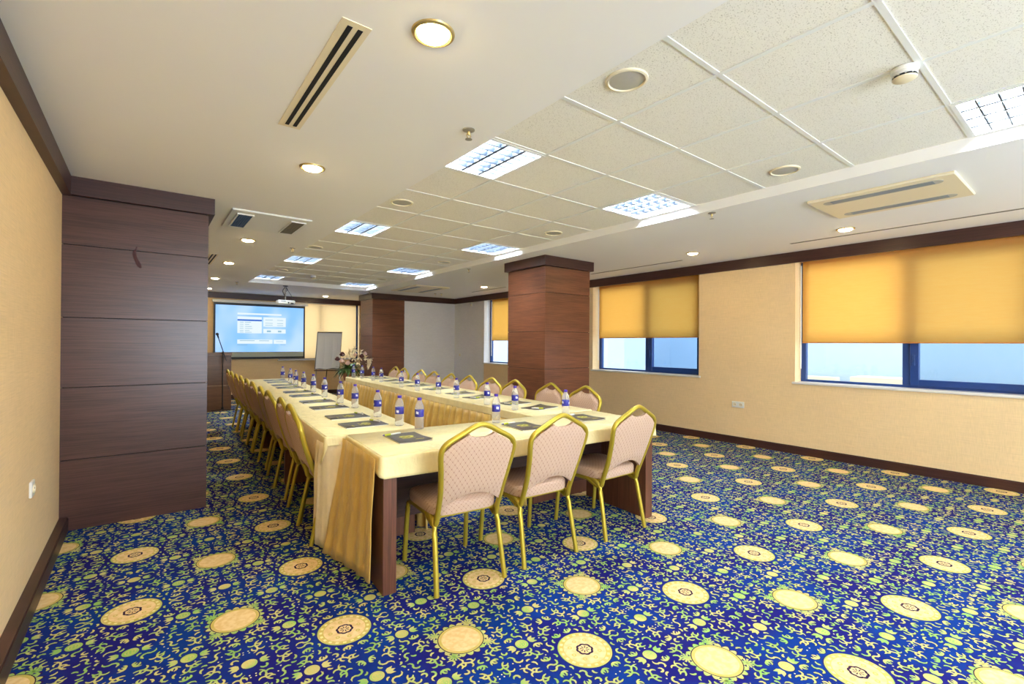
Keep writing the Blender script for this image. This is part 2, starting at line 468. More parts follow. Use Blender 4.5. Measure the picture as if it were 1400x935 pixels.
def screen_mat():
    t = NT('projected_screen_blue'); p = t.sep(t.obj())
    f = t.ss(t.noise(t.scale(t.obj(), 1.3, 1, 0.8), 1.6, 1), 0.3, 0.7)
    c = t.mix(f, s2l((128, 186, 255)), s2l((176, 208, 255)))
    t.base(s2l((40, 40, 40))); t.put(t.b.inputs['Emission Color'], c); t.b.inputs['Emission Strength'].default_value = 0.62
    return t.m
M['screen'] = screen_mat()
M['ui_white'] = emit('screen_white', (232, 246, 255), 0.52)
M['ui_blue'] = emit('screen_blue_bar', (10, 100, 210), 0.5)
M['ui_grey'] = emit('screen_grey_text', (140, 190, 215), 0.5)
for k in ('ui_white', 'ui_blue', 'ui_grey'): M[k].node_tree.nodes['Principled BSDF'].inputs['Base Color'].default_value = (0.02, 0.02, 0.02, 1)

# ------------------------------------------------------------------ measures
XL, XR = -0.48, 6.47          # side walls
YB = -3.4                     # back wall, behind the camera
YF, YS = 10.80, 13.05         # far wall (right part) and far wall behind the screen
HC, HT = 2.545, 2.625         # plaster ceiling, tiled ceiling
CX0, CX1, CY0, CY1 = 1.568, 3.91, -2.6, 10.45

def struct(o, label=None): return tag(o, label, None, None, 'structure')

# floor
struct(carpet(), 'navy carpet woven with yellow-green vines and round medallions')
# ceilings
b = MB()
b.box(XL-0.3, CX0, YB-0.3, YS+0.4, HC, HC+0.3); b.box(CX1, XR+0.3, YB-0.3, YS+0.4, HC, HC+0.3)
b.box(CX0, CX1, YB-0.3, CY0, HC, HC+0.3); b.box(CX0, CX1, CY1, YS+0.4, HC, HC+0.3)
b.box(CX0, CX1, CY0, CY1, HC+0.22, HC+0.3)
struct(b.build('ceiling', M['gypsum']), 'white plaster ceiling around the tiled field')
# tiled field
ROWS = []
y = 2.337
for r in range(2, 16): ROWS.append((r, y, y+0.62)); y += 0.62
y = 2.337
for r in range(1, -8, -1): ROWS.append((r, y-0.6, y)); y -= 0.6
COLS = [(0, 1.496, 2.096), (1, 2.096, 2.696), (2, 2.696, 3.296), (3, 3.296, 3.91)]
LIGHTS = [(0, r) for r in (-2, 2, 6, 10, 14)] + [(3, r) for r in (-2, 2, 6, 10, 14)]
b = MB(); g = MB()
for r, y0, y1 in ROWS:
    y0c, y1c = max(y0, CY0), min(y1, CY1)
    if y1c - y0c < 0.05: continue
    for c, x0, x1 in COLS:
        if (c, r) in LIGHTS: continue
        b.box(max(x0, CX0), x1, y0c, y1c, HT, HT+0.02)
    if y0 > CY0: g.box(CX0, CX1, y0-0.012, y0+0.012, HT-0.004, HT+0.001)
for c, x0, x1 in COLS[1:]: g.box(x0-0.012, x0+0.012, CY0, CY1, HT-0.0045, HT+0.001)
struct(b.build('ceiling_tiles', M['tile']), 'speckled mineral ceiling tiles')
struct(g.build('trim_1', M['white']), 'white metal T-bars between the ceiling tiles')

# walls
def wall_with_holes(name, mat, axis, pos0, pos1, a0, a1, z0, z1, holes):
    b = MB(); cuts = sorted(holes)
    def bx(u0, u1, w0, w1):
        if u1-u0 < 1e-4: return
        if axis == 'x': b.box(pos0, pos1, u0, u1, w0, w1)
        else: b.box(u0, u1, pos0, pos1, w0, w1)
    u = a0
    for h0, h1, s0, s1 in cuts:
        bx(u, h0, z0, z1); bx(h0, h1, z0, s0); bx(h0, h1, s1, z1); u = h1
    bx(u, a1, z0, z1)
    return b.build(name, mat)
W1 = (3.80, 5.90); W2 = (0.38, 2.49); W3 = (7.30, 9.42); W0 = (-3.05, -0.93)
HS, HW = 0.90, 2.43
struct(wall_with_holes('wall_right', M['wall'], 'x', XR, XR+0.30, YB, 9.42, 0, HC, [(W0[0], W0[1], HS, HW), (W1[0], W1[1], HS, HW), (W2[0], W2[1], HS, HW), (W3[0], W3[1], HS, HW)]), 'beige papered wall with the windows')
struct(MB().box(XR, XR+0.30, 9.42, YF+0.15, 0, HC).build('wall_right', M['wall_pale']), 'pale end of the window wall')
struct(MB().box(XL-0.2, XL, YB, YS+0.25, 0, HC).build('wall_left', M['wall']))
struct(MB().box(5.02, XR, YF, YF+0.15, 0, HC).build('wall_far', M['wall_pale']), 'pale far wall beside the wood pillar')
struct(MB().box(5.03, 5.18, YF+0.15, YS, 0, HC).build('wall_far', M['wall_pale']))
struct(wall_with_holes('wall_end', M['wall'], 'y', YS, YS+0.25, XL, 5.17, 0, HC, [(2.66, 4.72, 0.92, HW)]), 'end wall behind the projection screen')
struct(wall_with_holes('wall_back', M['wall'], 'y', YB-0.25, YB, XL, XR, 0, HC, [(0.2, 2.6, 0.55, 2.35), (3.2, 5.8, 0.55, 2.35)]))

# crown trims and baseboards
TZ = HC - 0.137
struct(MB().box(XL, XL+0.05, YB, 4.62, TZ, HC).build('trim_2', M['wood_t']))
struct(MB().box(XL, XL+0.05, 5.47, YS, TZ, HC).build('trim_3', M['wood_t']))
struct(MB().box(XR-0.03, XR, YB, YF, TZ, HC).build('trim_4', M['wood_t']))
struct(MB().box(5.02, XR-0.03, YF-0.055, YF, TZ, HC).build('trim_5', M['wood_t']))
struct(MB().box(XL+0.05, 5.02, YS-0.04, YS, TZ, HC).build('trim_6', M['wood_t']))
def bboard(name, x0, x1, y0, y1):
    b = MB().box(x0, x1, y0, y1, 0, 0.09); 
    if x1-x0 < y1-y0: b.box(x0+(0.004 if x0 > 0 else 0), x1-(0 if x0 > 0 else 0.004), y0, y1, 0.09, 0.1)
    else: b.box(x0, x1, y0+0.004, y1, 0.09, 0.1)
    struct(b.build(name, M['wood_t']))
bboard('baseboard_left', XL, XL+0.05, YB, 4.62); bboard('baseboard_left', XL, XL+0.05, 5.47, YS)
bboard('baseboard_right', XR-0.02, XR, YB, YF); bboard('baseboard_far', 5.02, XR-0.02, YF-0.02, YF)
bboard('baseboard_end', XL+0.05, 5.02, YS-0.02, YS)

# clad pillars: stacked wood panels with shadow joints and an overhanging cornice
def pillar(name, x0, x1, y0, y1, label, corn, xs=(1, 1, 1, 1), wd='wood'):
    root = bpy.data.objects.new(name, None); col.objects.link(root); root.location = ((x0+x1)/2, (y0+y1)/2, 0)
    cx, cy = (x0+x1)/2, (y0+y1)/2
    hs = [0.0, 0.507, 1.028, 1.534, 2.058, 2.41]
    MB().box(x0-cx+0.01, x1-cx-0.01, y0-cy+0.01, y1-cy-0.01, 0, HC).build('core', M['groove'], root)
    b = MB()
    for a, c in zip(hs, hs[1:]): b.box(x0-cx, x1-cx, y0-cy, y1-cy, a+(0.003 if a else 0), c-0.003)
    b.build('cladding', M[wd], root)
    MB().box(x0-cx-corn*xs[0], x1-cx+corn*xs[1], y0-cy-corn*xs[2], y1-cy+corn*xs[3], HC-0.132, HC-0.001).build('cornice', M['wood_t'], root)
    return struct(root, label)
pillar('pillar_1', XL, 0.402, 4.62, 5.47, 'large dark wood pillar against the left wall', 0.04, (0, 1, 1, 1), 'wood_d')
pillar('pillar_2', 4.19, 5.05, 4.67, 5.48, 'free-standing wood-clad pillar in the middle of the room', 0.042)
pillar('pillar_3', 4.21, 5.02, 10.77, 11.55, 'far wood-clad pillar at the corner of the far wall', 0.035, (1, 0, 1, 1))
# scuff on the near pillar
b = MB()
pts = catmull([(0.30-0.66+0.30, 4.6185, 2.09), (-0.075, 4.6185, 2.03), (-0.055, 4.6185, 1.97), (-0.035, 4.6185, 1.93)], 4)
sm = simple('dark_scuff', (72, 34, 34), 0.7)
b.tube(pts, [0.004]*3+[0.012]*5+[0.014]*3+[0.008]*2, 6, ry=0.0012, up=(0, 1, 0))
sc_o = b.build('scuff_mark', sm, bpy.data.objects['pillar_1']); sc_o.location = (-((XL+0.402)/2), -5.045, 0)

# windows -------------------------------------------------------------
def window_x(n, y0, y1, label):
    w = bpy.data.objects.new('window_%d' % n, None); col.objects.link(w); w.location = (XR, (y0+y1)/2, HS)
    cy = (y0+y1)/2; Y0, Y1 = y0-cy, y1-cy; H = HW-HS
    b = MB(); fx0, fx1 = 0.18, 0.24
    b.box(fx0, fx1, Y0, Y0+0.06, 0, H, 0.004); b.box(fx0, fx1, Y1-0.06, Y1, 0, H, 0.004)
    b.box(fx0, fx1, Y0+0.06, Y1-0.06, 0.0, 0.035, 0.004); b.box(fx0, fx1, Y0+0.06, Y1-0.06, H-0.05, H, 0.004)
    mid = Y0 + (Y1-Y0)*0.47
    b.box(fx0, fx1, mid+0.0, mid+0.09, 0.035, H-0.05, 0.004)
    b.build('window_frame', M['blueframe'], w, 30)
    s = MB(); sx0, sx1 = 0.16, 0.22
    a0, a1 = Y0+0.05, mid+0.02
    s.box(sx0, sx1, a0, a0+0.075, 0.03, H-0.04, 0.004); s.box(sx0, sx1, a1-0.075, a1, 0.03, H-0.04, 0.004)
    s.box(sx0, sx1, a0+0.075, a1-0.075, 0.03, 0.10, 0.004); s.box(sx0, sx1, a0+0.075, a1-0.075, H-0.11, H-0.04, 0.004)
    so = s.build('sash', M['blueframe'], w, 30)
    MB().box(0.188, 0.194, a0+0.07, a1-0.07, 0.095, H-0.10).build('pane', M['glass_blue'], w)
    MB().box(0.208, 0.214, mid+0.09, Y1-0.06, 0.03, H-0.045).build('pane', M['glass'], w)
    MB().box(0.148, 0.16, a1-0.045, a1-0.02, 0.25, 0.37, 0.004).build('handle', M['blueframe'], w, 30)
    MB().box(-0.025, 0.182, Y0-0.03, Y1+0.03, -0.02, 0.008, 0.006).build('window_sill', M['marble'], w, 30)
    return struct(w, label)
window_x(1, W1[0], W1[1], 'window with blue frame beside the middle pillar')
window_x(2, W2[0], W2[1], 'nearest window with blue frame, at the right edge')
window_x(3, W3[0], W3[1], 'far window with blue frame behind the middle pillar')
window_x(4, W0[0], W0[1], 'window behind the camera')
w = bpy.data.objects.new('window_5', None); col.objects.link(w); w.location = (3.69, YS, 0.92)
b = MB(); H = HW-0.92
for a in (-1.03, -0.03, 0.97): b.box(a, a+0.06, 0.12, 0.17, 0, H)
b.box(-1.03, 1.03, 0.12, 0.17, 0, 0.05); b.box(-1.03, 1.03, 0.12, 0.17, H-0.05, H)
b.build('window_frame', M['blueframe'], w)
MB().box(-0.97, 0.97, 0.143, 0.149, 0.05, H-0.05).build('pane', M['glass'], w)
MB().box(-1.06, 1.05, -0.06, 0.11, -0.02, 0.008, 0.006).build('window_sill', M['marble'], w, 30)
struct(w, 'window in the end wall behind the flipchart')
for n, (x0, x1) in ((6, (0.2, 2.6)), (7, (3.2, 5.8))):
    w = bpy.data.objects.new('window_%d' % n, None); col.objects.link(w); w.location = ((x0+x1)/2, YB, 0.55)
    h = (x1-x0)/2; b = MB()
    for a in (-h, -0.03, h-0.06): b.box(a, a+0.06, -0.17, -0.12, 0, 1.8)
    b.box(-h, h, -0.17, -0.12, 0, 0.05); b.box(-h, h, -0.17, -0.12, 1.75, 1.8)
    b.build('window_frame', M['blueframe'], w)
    MB().box(-h+0.05, h-0.05, -0.15, -0.144, 0.05, 1.75).build('pane', M['glass'], w)
    struct(w)

# roller blinds
def roller_blind(x, y0, y1, zb, label, grp='roller blinds on the window wall'):
    o = thing('roller_blind', label, 'blind', (x, (y0+y1)/2, 2.42), 0, grp)
    h = (y1-y0)/2; b = MB()
    n = 24
    vs = []; fs = []
    for i in range(n+1):
        u = -h + 2*h*i/n
        for k in range(7):
            z = 0.004 - (2.42+0.004-zb)*k/6
            vs.append((0.0025*math.sin(u*5)*k/6, u, z))
    for i in range(n):
        for k in range(6): a = i*7+k; fs.append((a, a+7, a+8, a+1))
    b.add(vs, fs)
    f = b.build('blind_fabric', M['blind'], o, 60)
    so = f.modifiers.new('thick', 'SOLIDIFY'); so.thickness = 0.0012
    MB().tube([(0, -h, zb-2.42), (0, h, zb-2.42)], 0.007, 8, up=(1,0,0)).build('bottom_rail', simple('orange_rail', (214, 140, 70), 0.5), o, 60)
    MB().tube([(0.02, -h, -0.025), (0.02, h, -0.025)], 0.02, 12, up=(1,0,0)).build('roller', M['white'], o, 60)
    b = MB(); b.tube([(-0.006, h+0.02, -0.04), (-0.006, h+0.02, -1.35)], 0.0035, 6)
    b.tube([(0.012, h+0.02, -0.04), (0.012, h+0.02, -1.35)], 0.0035, 6)
    b.build('chain', M['white'], o, 60)
    return o
roller_blind(XR+0.11, 3.81, 5.84, 1.482, 'yellow roller blind over the window right of the middle pillar')
roller_blind(XR+0.11, 0.385, 2.445, 1.402, 'largest yellow roller blind, over the nearest window at right')
roller_blind(XR+0.11, 7.31, 9.24, 1.445, 'yellow roller blind on the window half hidden behind the middle pillar')
o = thing('roller_blind', 'yellow roller blind closed behind the flipchart', 'blind', (3.66, YS+0.045, 2.42), 0, None)
b = MB(); b.box(-0.98, 0.985, -0.001, 0.001, -1.47, -0.03); b.build('blind_fabric', M['blind_far'], o)
MB().tube([(-0.98, 0, -1.47), (0.985, 0, -1.47)], 0.008, 8).build('bottom_rail', M['cream'], o, 60)
MB().tube([(-0.98, 0.03, -0.025), (0.985, 0.03, -0.025)], 0.02, 12).build('roller', M['white'], o, 60)

# outside: facades and roofs opposite the windows
tag(MB().box(13.5, 15, -4, 5.2, -4, 2.6).box(13.4, 15.1, -4.1, 5.3, 2.6, 2.75).build('neighbouring_building', M['outwall']), 'pale rendered building outside the nearest window', 'building')
bo = MB().box(15.5, 17, 12.4, 24, -4, 3.2); bo.box(15.4, 17.1, 12.3, 24, 3.2, 3.4); bo.box(22, 24, 2, 40, -4, 3.0)
tag(bo.build('neighbouring_building', M['outwall']), 'pale building seen through the window by the middle pillar', 'building')
bo = MB().box(9.5, 13.3, -3, 6.5, -3, 0.42); bo.box(9.4, 13.3, -3.1, 6.6, 0.42, 0.5)
bo.box(10.2, 10.8, 2.2, 3.0, 0.5, 0.8); bo.box(11.0, 11.3, 3.5, 4.4, 0.5, 0.72)
tag(bo.build('low_roof', M['outroof']), 'low cream roof outside the nearest window', 'roof')
struct(MB().box(XR+0.5, 40, -20, 40, -4.2, -4).build('ground_outside', M['outwall']))

# ------------------------------------------------------------------ ceiling fittings
def troffer():
    o = thing('ceiling_light', 'x', 'ceiling light')
    W = 0.29; b = MB()
    b.box(-W, W, -W, W, 0.085, 0.095); b.box(-W, -W+0.008, -W, W, 0, 0.085); b.box(W-0.008, W, -W, W, 0, 0.085)
    b.box(-W, W, -W, -W+0.008, 0, 0.085); b.box(-W, W, W-0.008, W, 0, 0.085)
    b.build('housing', M['white'], o)
    b = MB(); F = 0.298
    for s in (-1, 1):
        b.box(min(s*F, s*(F-0.02)), max(s*F, s*(F-0.02)), -F, F, -0.006, 0.002)
        b.box(-F+0.02, F-0.02, min(s*F, s*(F-0.02)), max(s*F, s*(F-0.02)), -0.006, 0.002)
    b.build('frame', M['white'], o)
    b = MB()
    for i in range(1, 4):
        x = -W + 2*W*i/4
        b.add([(x-0.010, -W, 0.0), (x+0.010, -W, 0.0), (x+0.010, W, 0.0), (x-0.010, W, 0.0), (x-0.002, -W, 0.04), (x+0.002, -W, 0.04), (x+0.002, W, 0.04), (x-0.002, W, 0.04)],
              [(0,3,2,1),(4,5,6,7),(0,1,5,4),(1,2,6,5),(2,3,7,6),(3,0,4,7)])
    for j in range(1, 7):
        y = -W + 2*W*j/7; b.box(-W, W, y-0.0035, y+0.0035, 0.0, 0.042)
    b.build('louvre', M['louvre'], o)
    for i in range(4):
        x = -W + 2*W*(i+0.5)/4
        MB().tube([(x, -W+0.015, 0.062), (x, W-0.015, 0.062)], 0.013, 8).build('tube', M['lamp_cool'], o, 60)
    return o
tr0 = troffer(); first = True
tl = {(0,2): 'square louvred ceiling light above the near end of the left table row',
      (0,6): 'second square louvred light along the left edge of the tiled ceiling',
      (0,10): 'third square louvred light along the left edge of the tiled ceiling',
      (0,14): 'farthest square louvred light on the left edge of the tiled ceiling',
      (3,-2): 'nearest louvred ceiling light, cut by the right edge of the picture',
      (3,2): 'square louvred light on the right edge of the tiles, in front of the middle pillar',
      (3,6): 'louvred light on the right edge of the tiles just left of the middle pillar top',
      (3,10): 'third louvred light along the right edge of the tiled ceiling, with bright step beside it',
      (3,14): 'farthest louvred light on the right edge, near the far pillar',
      (0,-2): 'louvred ceiling light behind the camera'}
RY = {r: (a, b_) for r, a, b_ in ROWS}
for c, r in LIGHTS:
    o = tr0 if first else copy_tree(tr0); first = False
    x = 1.796 if c == 0 else 3.605
    place(o, x+ (0.0 if c else 0.012), sum(RY[r])/2, HT, 0, tl[(c, r)], 'square louvred ceiling lights')

def downlight():
    o = thing('downlight', 'x', 'downlight')
    b = MB(); n = 32
    b.loft([[(r*math.cos(2*PI*i/n), r*math.sin(2*PI*i/n), z) for i in range(n)] for r, z in ((0.082,0.0),(0.080,-0.006),(0.070,-0.010),(0.060,-0.006),(0.058,0.0))], cap=False)
    b.build('ring', M['brass'], o, 40)
    MB().lathe([(0.058, 0.0), (0.058, -0.009), (0.052, -0.015), (0.035, -0.019), (0.012, -0.021)], 28).build('lamp', M['lamp_warm'], o, 40)
    return o
d0 = downlight(); first = True
dls = [(0.856, 1.60, 'nearest round downlight, large and bright near the top of the picture'),
       (0.878, 3.334, 'second round downlight from the front on the left plaster ceiling'),
       (0.921, 6.161, 'round downlight just beyond the left air conditioning cassette'),
       (0.964, 8.099, 'fourth visible downlight of the left line'),
       (0.996, 10.206, 'fifth visible downlight of the left line, small and far'),
       (1.063, 12.2, 'farthest downlight of the left line, above the projection screen'),
       (3.564, 12.247, 'small round downlight above the flipchart'),
       (5.572, 1.68, 'round downlight beside the right air conditioning cassette'),
       (5.542, 3.346, 'round downlight right of the middle pillar, above the windows'),
       (5.528, 8.052, 'round downlight left of the middle pillar, above the far window'),
       (5.55, -0.1, 'downlight outside the picture'), (0.86, -0.1, 'downlight behind the camera')]
for x, y, l in dls:
    o = d0 if first else copy_tree(d0); first = False
    place(o, x, y, HC, 0, l, 'round warm downlights')

def speaker():
    o = thing('ceiling_speaker', 'x', 'ceiling speaker'); n = 32
    b = MB(); b.loft([[(r*math.cos(2*PI*i/n), r*math.sin(2*PI*i/n), z) for i in range(n)] for r, z in ((0.100,0.0),(0.098,-0.007),(0.088,-0.010),(0.083,-0.004),(0.083,0.0))], cap=False)
    b.build('rim', M['cream'], o, 40)
    MB().lathe([(0.083, 0.0), (0.083, -0.004), (0.05, -0.006), (0.01, -0.007)], 28).build('grille', M['grey'], o, 40)
    return o
s0 = speaker(); first = True
for x, y, l in [(1.80, 1.434, 'nearest round ceiling speaker, left of the tile grid centre'), (3.62, 1.466, 'round ceiling speaker near the right step of the tiled ceiling'),
                (1.80, 3.93, 'round ceiling speaker beyond the near left louvred light'), (3.64, 3.92, 'round ceiling speaker above the middle pillar'),
                (1.75, 6.50, 'third round ceiling speaker along the left edge of the tiles'), (1.85, 8.9, 'far left round ceiling speaker'),
                (3.64, 6.40, 'third round ceiling speaker on the right side of the tiles'), (3.66, 8.9, 'far right round ceiling speaker')]:
    o = s0 if first else copy_tree(s0); first = False
    place(o, x, y, HT, 0, l, 'round ceiling speakers')

def sprinkler():
    o = thing('sprinkler', 'x', 'sprinkler')
    MB().lathe([(0.034, 0), (0.034, -0.004), (0.016, -0.012)], 16).build('plate', M['steel'], o, 40)
    b = MB(); b.lathe([(0.009, -0.008), (0.009, -0.025), (0.006, -0.03)], 10)
    b.tube([(-0.008, 0, -0.022), (-0.014, 0, -0.034), (0, 0, -0.052)], 0.0025, 6); b.tube([(0.008, 0, -0.022), (0.014, 0, -0.034), (0, 0, -0.052)], 0.0025, 6)
    b.build('frame', M['brass'], o, 40)
    MB().lathe([(0.019, -0.052), (0.02, -0.054), (0.006, -0.057)], 14).build('deflector', M['steel'], o, 40)
    return o
s0 = sprinkler(); first = True
for x, y, l in [(1.40, 2.20, 'metal sprinkler head beside the near left louvred light'), (3.985, 2.221, 'sprinkler head beside the near right louvred light'),
                (1.438, 6.325, 'sprinkler head left of the tiled field, mid room'), (1.40, 10.6, 'small far sprinkler head above the projection screen'),
                (4.02, 6.29, 'sprinkler head left of the middle pillar'), (5.376, 9.867, 'left of the two sprinkler heads near the far corner'), (5.52, 9.83, 'right of the two sprinkler heads near the far corner'),
                (4.05, 10.55, 'sprinkler head above the far wood pillar')]:
    o = s0 if first else copy_tree(s0); first = False
    place(o, x, y, HC, 0, l, 'sprinkler heads')

def smoke():
    o = thing('smoke_detector', 'x', 'smoke detector')
    MB().lathe([(0.052, 0), (0.052, -0.012), (0.048, -0.016)], 28).build('base', M['white'], o, 40)
    MB().lathe([(0.046, -0.016), (0.048, -0.030), (0.042, -0.034)], 28).build('body', M['white'], o, 40)
    b = MB()
    for i in range(10):
        a = 2*PI*i/10; Mx = Matrix.Rotation(a, 4, 'Z'); b.box(0.030, 0.044, -0.0085, 0.0085, -0.042, -0.0335, M=Mx)
    b.build('vent_slots', M['dark'], o)
    MB().lathe([(0.046, -0.042), (0.044, -0.047), (0.032, -0.053), (0.01, -0.055)], 28).build('cap', M['cream'], o, 40)
    return o
s0 = smoke()
place(s0, 2.71, 0.59, HT-0.004, 0, 'white round smoke detector on the near ceiling tiles', 'smoke detectors')
place(copy_tree(s0), 2.48, 9.3, HT, 0, 'small smoke detector on the far ceiling tiles', 'smoke detectors')

# slot diffusers, left (two black slots in a cream plate)
def slot_diffuser():
    o = thing('slot_diffuser', 'x', 'air vent')
    MB().box(-0.055, 0.055, -0.53, 0.53, -0.004, 0.0).build('plate', M['cream'], o)
    for x in (-0.017, 0.022): MB().box(x-0.0095, x+0.0095, -0.50, 0.50, -0.0055, -0.0035).build('slot', M['dark'], o)
    return o
s0 = slot_diffuser()
place(s0, 0.609, 2.253, HC+0.001, 0, 'long air vent with two black slots on the near left ceiling', 'two-slot ceiling vents')
place(copy_tree(s0), 0.715, 7.95, HC+0.001, 0, 'two-slot air vent peeking out behind the large left pillar', 'two-slot ceiling vents')
def line_vent(x, y0, y1, label):
    o = thing('linear_vent', label, 'air vent', (x, (y0+y1)/2, HC), 0, 'narrow linear vents along the window wall'); h = (y1-y0)/2
    MB().box(-0.022, 0.022, -h, h, -0.003, 0).build('plate', M['grey'], o)
    MB().box(-0.009, 0.009, -h+0.01, h-0.01, -0.0045, -0.0025).build('slot', M['dark'], o)
line_vent(5.89, -0.6, 2.322, 'long narrow vent slot above the nearest window')
line_vent(5.89, 3.71, 5.42, 'narrow vent slot just right of the middle pillar')
line_vent(5.89, 7.79, 9.07, 'narrow vent slot left of the middle pillar')
# air conditioning cassettes
o = thing('air_conditioner', 'white ceiling air conditioner with two square grilles, beside the left pillar', 'air conditioner', (0.925, 5.145, HC))
b = MB().box(-0.335, 0.335, -0.38, 0.38, -0.016, 0, 0.006); b.build('panel', M['white'], o, 30)
bg = simple('blue_grey_grille', (60, 84, 110), 0.5); br = simple('brown_grille', (120, 104, 76), 0.5)
for x, mt in ((-0.215, bg), (0.235, br)):
    gb = MB().box(x-0.055, x+0.055, -0.27, 0.27, -0.0185, -0.0155)
    go = gb.build('grille', M['dark'], o)
    s = MB()
    for i in range(7): s.box(x-0.055+0.11*i/6-0.002, x-0.055+0.11*i/6+0.002, -0.27, 0.27, -0.026, -0.018)
    for j in range(19): s.box(x-0.055, x+0.055, -0.27+0.03*j-0.002, -0.27+0.03*j+0.002, -0.025, -0.018)
    s.build('bars', mt, go)
    f = MB()
    f.box(x-0.068, x-0.055, -0.283, 0.283, -0.026, -0.015); f.box(x+0.055, x+0.068, -0.283, 0.283, -0.026, -0.015)
    f.box(x-0.055, x+0.055, -0.283, -0.27, -0.026, -0.015); f.box(x-0.055, x+0.055, 0.27, 0.283, -0.026, -0.015)
    f.build('grille_frame', M['white'], o)
def cassette2(x, y, hx, hy, label):
    o = thing('air_conditioner', label, 'air conditioner', (x, y, HC+0.001), 0, 'ceiling air conditioners with two long slots')
    MB().box(-hx, hx, -hy, hy, -0.022, 0, 0.008).build('panel', M['cream'], o, 30)
    for sx in (-hx*0.66, hx*0.66):
        n = 8; w = 0.052; L = hy*0.82; ring = []
        for k in range(n+1): a = PI*k/n; ring.append((sx+w*math.cos(a), L-w+w*math.sin(a)))
        for k in range(n+1): a = PI+PI*k/n; ring.append((sx+w*math.cos(a), -L+w+w*math.sin(a)))
        so = MB().loft([[(p[0], p[1], -0.024) for p in reversed(ring)], [(p[0], p[1], -0.02) for p in reversed(ring)]]).build('slot', M['grey'], o)
        MB().box(sx-0.040, sx+0.030, -L+0.05, L-0.06, -0.027, -0.0235).build('louvre_blade', simple('slate_louvre', (112, 132, 148), 0.4), so)
cassette2(4.635, 1.11, 0.365, 0.45, 'cream ceiling air conditioner with two long slots, near right')
cassette2(4.66, 9.25, 0.385, 0.62, 'far ceiling air conditioner with two long slots, by the far pillar')

# ------------------------------------------------------------------ wall fittings
def socket(n, loc, rz, label, name='wall_socket', cat='wall socket'):
    o = thing(name, label, cat, loc, rz)
    w = 0.042*n
    MB().box(-w, w, -0.012, 0, -0.042, 0.042, 0.003).build('plate', M['white'], o, 30)
    for i in range(n):
        x = -w+0.042+0.084*i
        Mx = Matrix.Translation((x, -0.012, 0)) @ Matrix.Rotation(PI/2, 4, 'X')
        if cat == 'wall socket':
            so = MB().lathe([(0.024, 0), (0.024, 0.006), (0.020, 0.006), (0.019, 0.0015)], 20, M=Mx).build('outlet', M['cream'], o, 40)
            b = MB(); b.box(x-0.012, x-0.007, -0.016, -0.0133, -0.003, 0.003); b.box(x+0.007, x+0.012, -0.016, -0.0133, -0.003, 0.003)
            b.build('holes', M['dark'], so)
        else: MB().box(x-0.03, x+0.03, -0.018, -0.012, -0.03, 0.03, 0.003).build('rocker', M['cream'], o, 30)
    return o
socket(1, (XL, 3.55, 0.575), PI/2, 'white single socket low on the left wall')
socket(2, (XR, 3.21, 0.544), -PI/2, 'white double socket on the beige wall below the windows')
socket(1, (XR, 10.505, 1.071), -PI/2, 'small white switch on the pale wall near the far corner', 'light_switch', 'light switch')
o = thing('motion_sensor', 'small white sensor under the dark trim near the far corner', 'sensor', (XR+0.001, 9.96, 2.34))
MB().box(-0.03, 0, -0.03, 0.03, -0.045, 0.045, 0.006).build('body', M['white'], o, 30)
MB().lathe([(0.02, 0), (0.018, 0.012), (0.008, 0.02)], 14, M=Matrix.Translation((-0.03, 0, -0.01)) @ Matrix.Rotation(-PI/2, 4, 'Y')).build('lens', M['cream'], o, 40)

# ------------------------------------------------------------------ tables
TH = 0.745
def table(name_label, x, y, ang, L, D, modesty, grp):
    o = thing('conference_table', name_label, 'table', (x, y, 0), ang, grp)
    MB().box(0, L, 0, D, TH-0.035, TH, 0.003).build('tabletop', M['wood_v'], o, 30)
    MB().box(0.012, 0.088, 0.01, D-0.05 if 'left row' in name_label else D-0.01, 0, TH-0.035, 0.003).build('leg', M['wood_v'], o, 30)
    MB().box(L-0.088, L-0.012, 0.01, D-0.01, 0, TH-0.035, 0.003).build('leg', M['wood_v'], o, 30)
    MB().box(0.088, L-0.088, modesty, modesty+0.02, 0.22, TH-0.035).build('modesty_panel', M['wood_t'], o)
    MB().box(0.088, L-0.088, 0.03, 0.055, TH-0.10, TH-0.035).build('apron', M['wood_t'], o)
    return o
AC = -0.075
CL, CD = 2.19, 0.70
table('dark wooden table across the near end, cloth-covered, with three chairs', 1.0, 2.41, AC, CL, CD, 0.50, 'dark wooden conference tables')
AL = PI/2 - 0.0729; LX, LY, LL, LW = 0.922, 3.135, 5.54, 0.63
AR = PI/2 - 0.0417; RX, RYY, RL, RW = 2.60, 3.03, 5.42, 0.68
ordn = ('near', 'middle', 'far')
for k in range(3):
    # rows: local x runs away from the camera, local -y points to the right; modesty panel on the inner side
    for (X, Y, A, L, W_, side) in ((LX, LY, AL, LL, LW, 'left'), (RX, RYY, AR, RL, RW, 'right')):
        l = L/3; dx, dy = math.cos(A), math.sin(A); nx, ny = math.sin(A), -math.cos(A)   # n points right
        ox, oy = X + nx*W_ + dx*(l*k+0.004), Y + ny*W_ + dy*(l*k+0.004)
        # local +y points left from the right-hand edge... shift origin to the right edge mirrored
        ox, oy = X + nx*W_ + dx*(l*k+0.004), Y + ny*W_ + dy*(l*k+0.004)
        table('dark wooden table under the cloth at the %s end of the %s row' % (ordn[k], side) if k != 1 else 'dark wooden table under the cloth in the middle of the %s row' % side,
              ox, oy, A, l-0.008, W_, 0.10 if side == 'left' else W_-0.13, 'dark wooden conference tables')

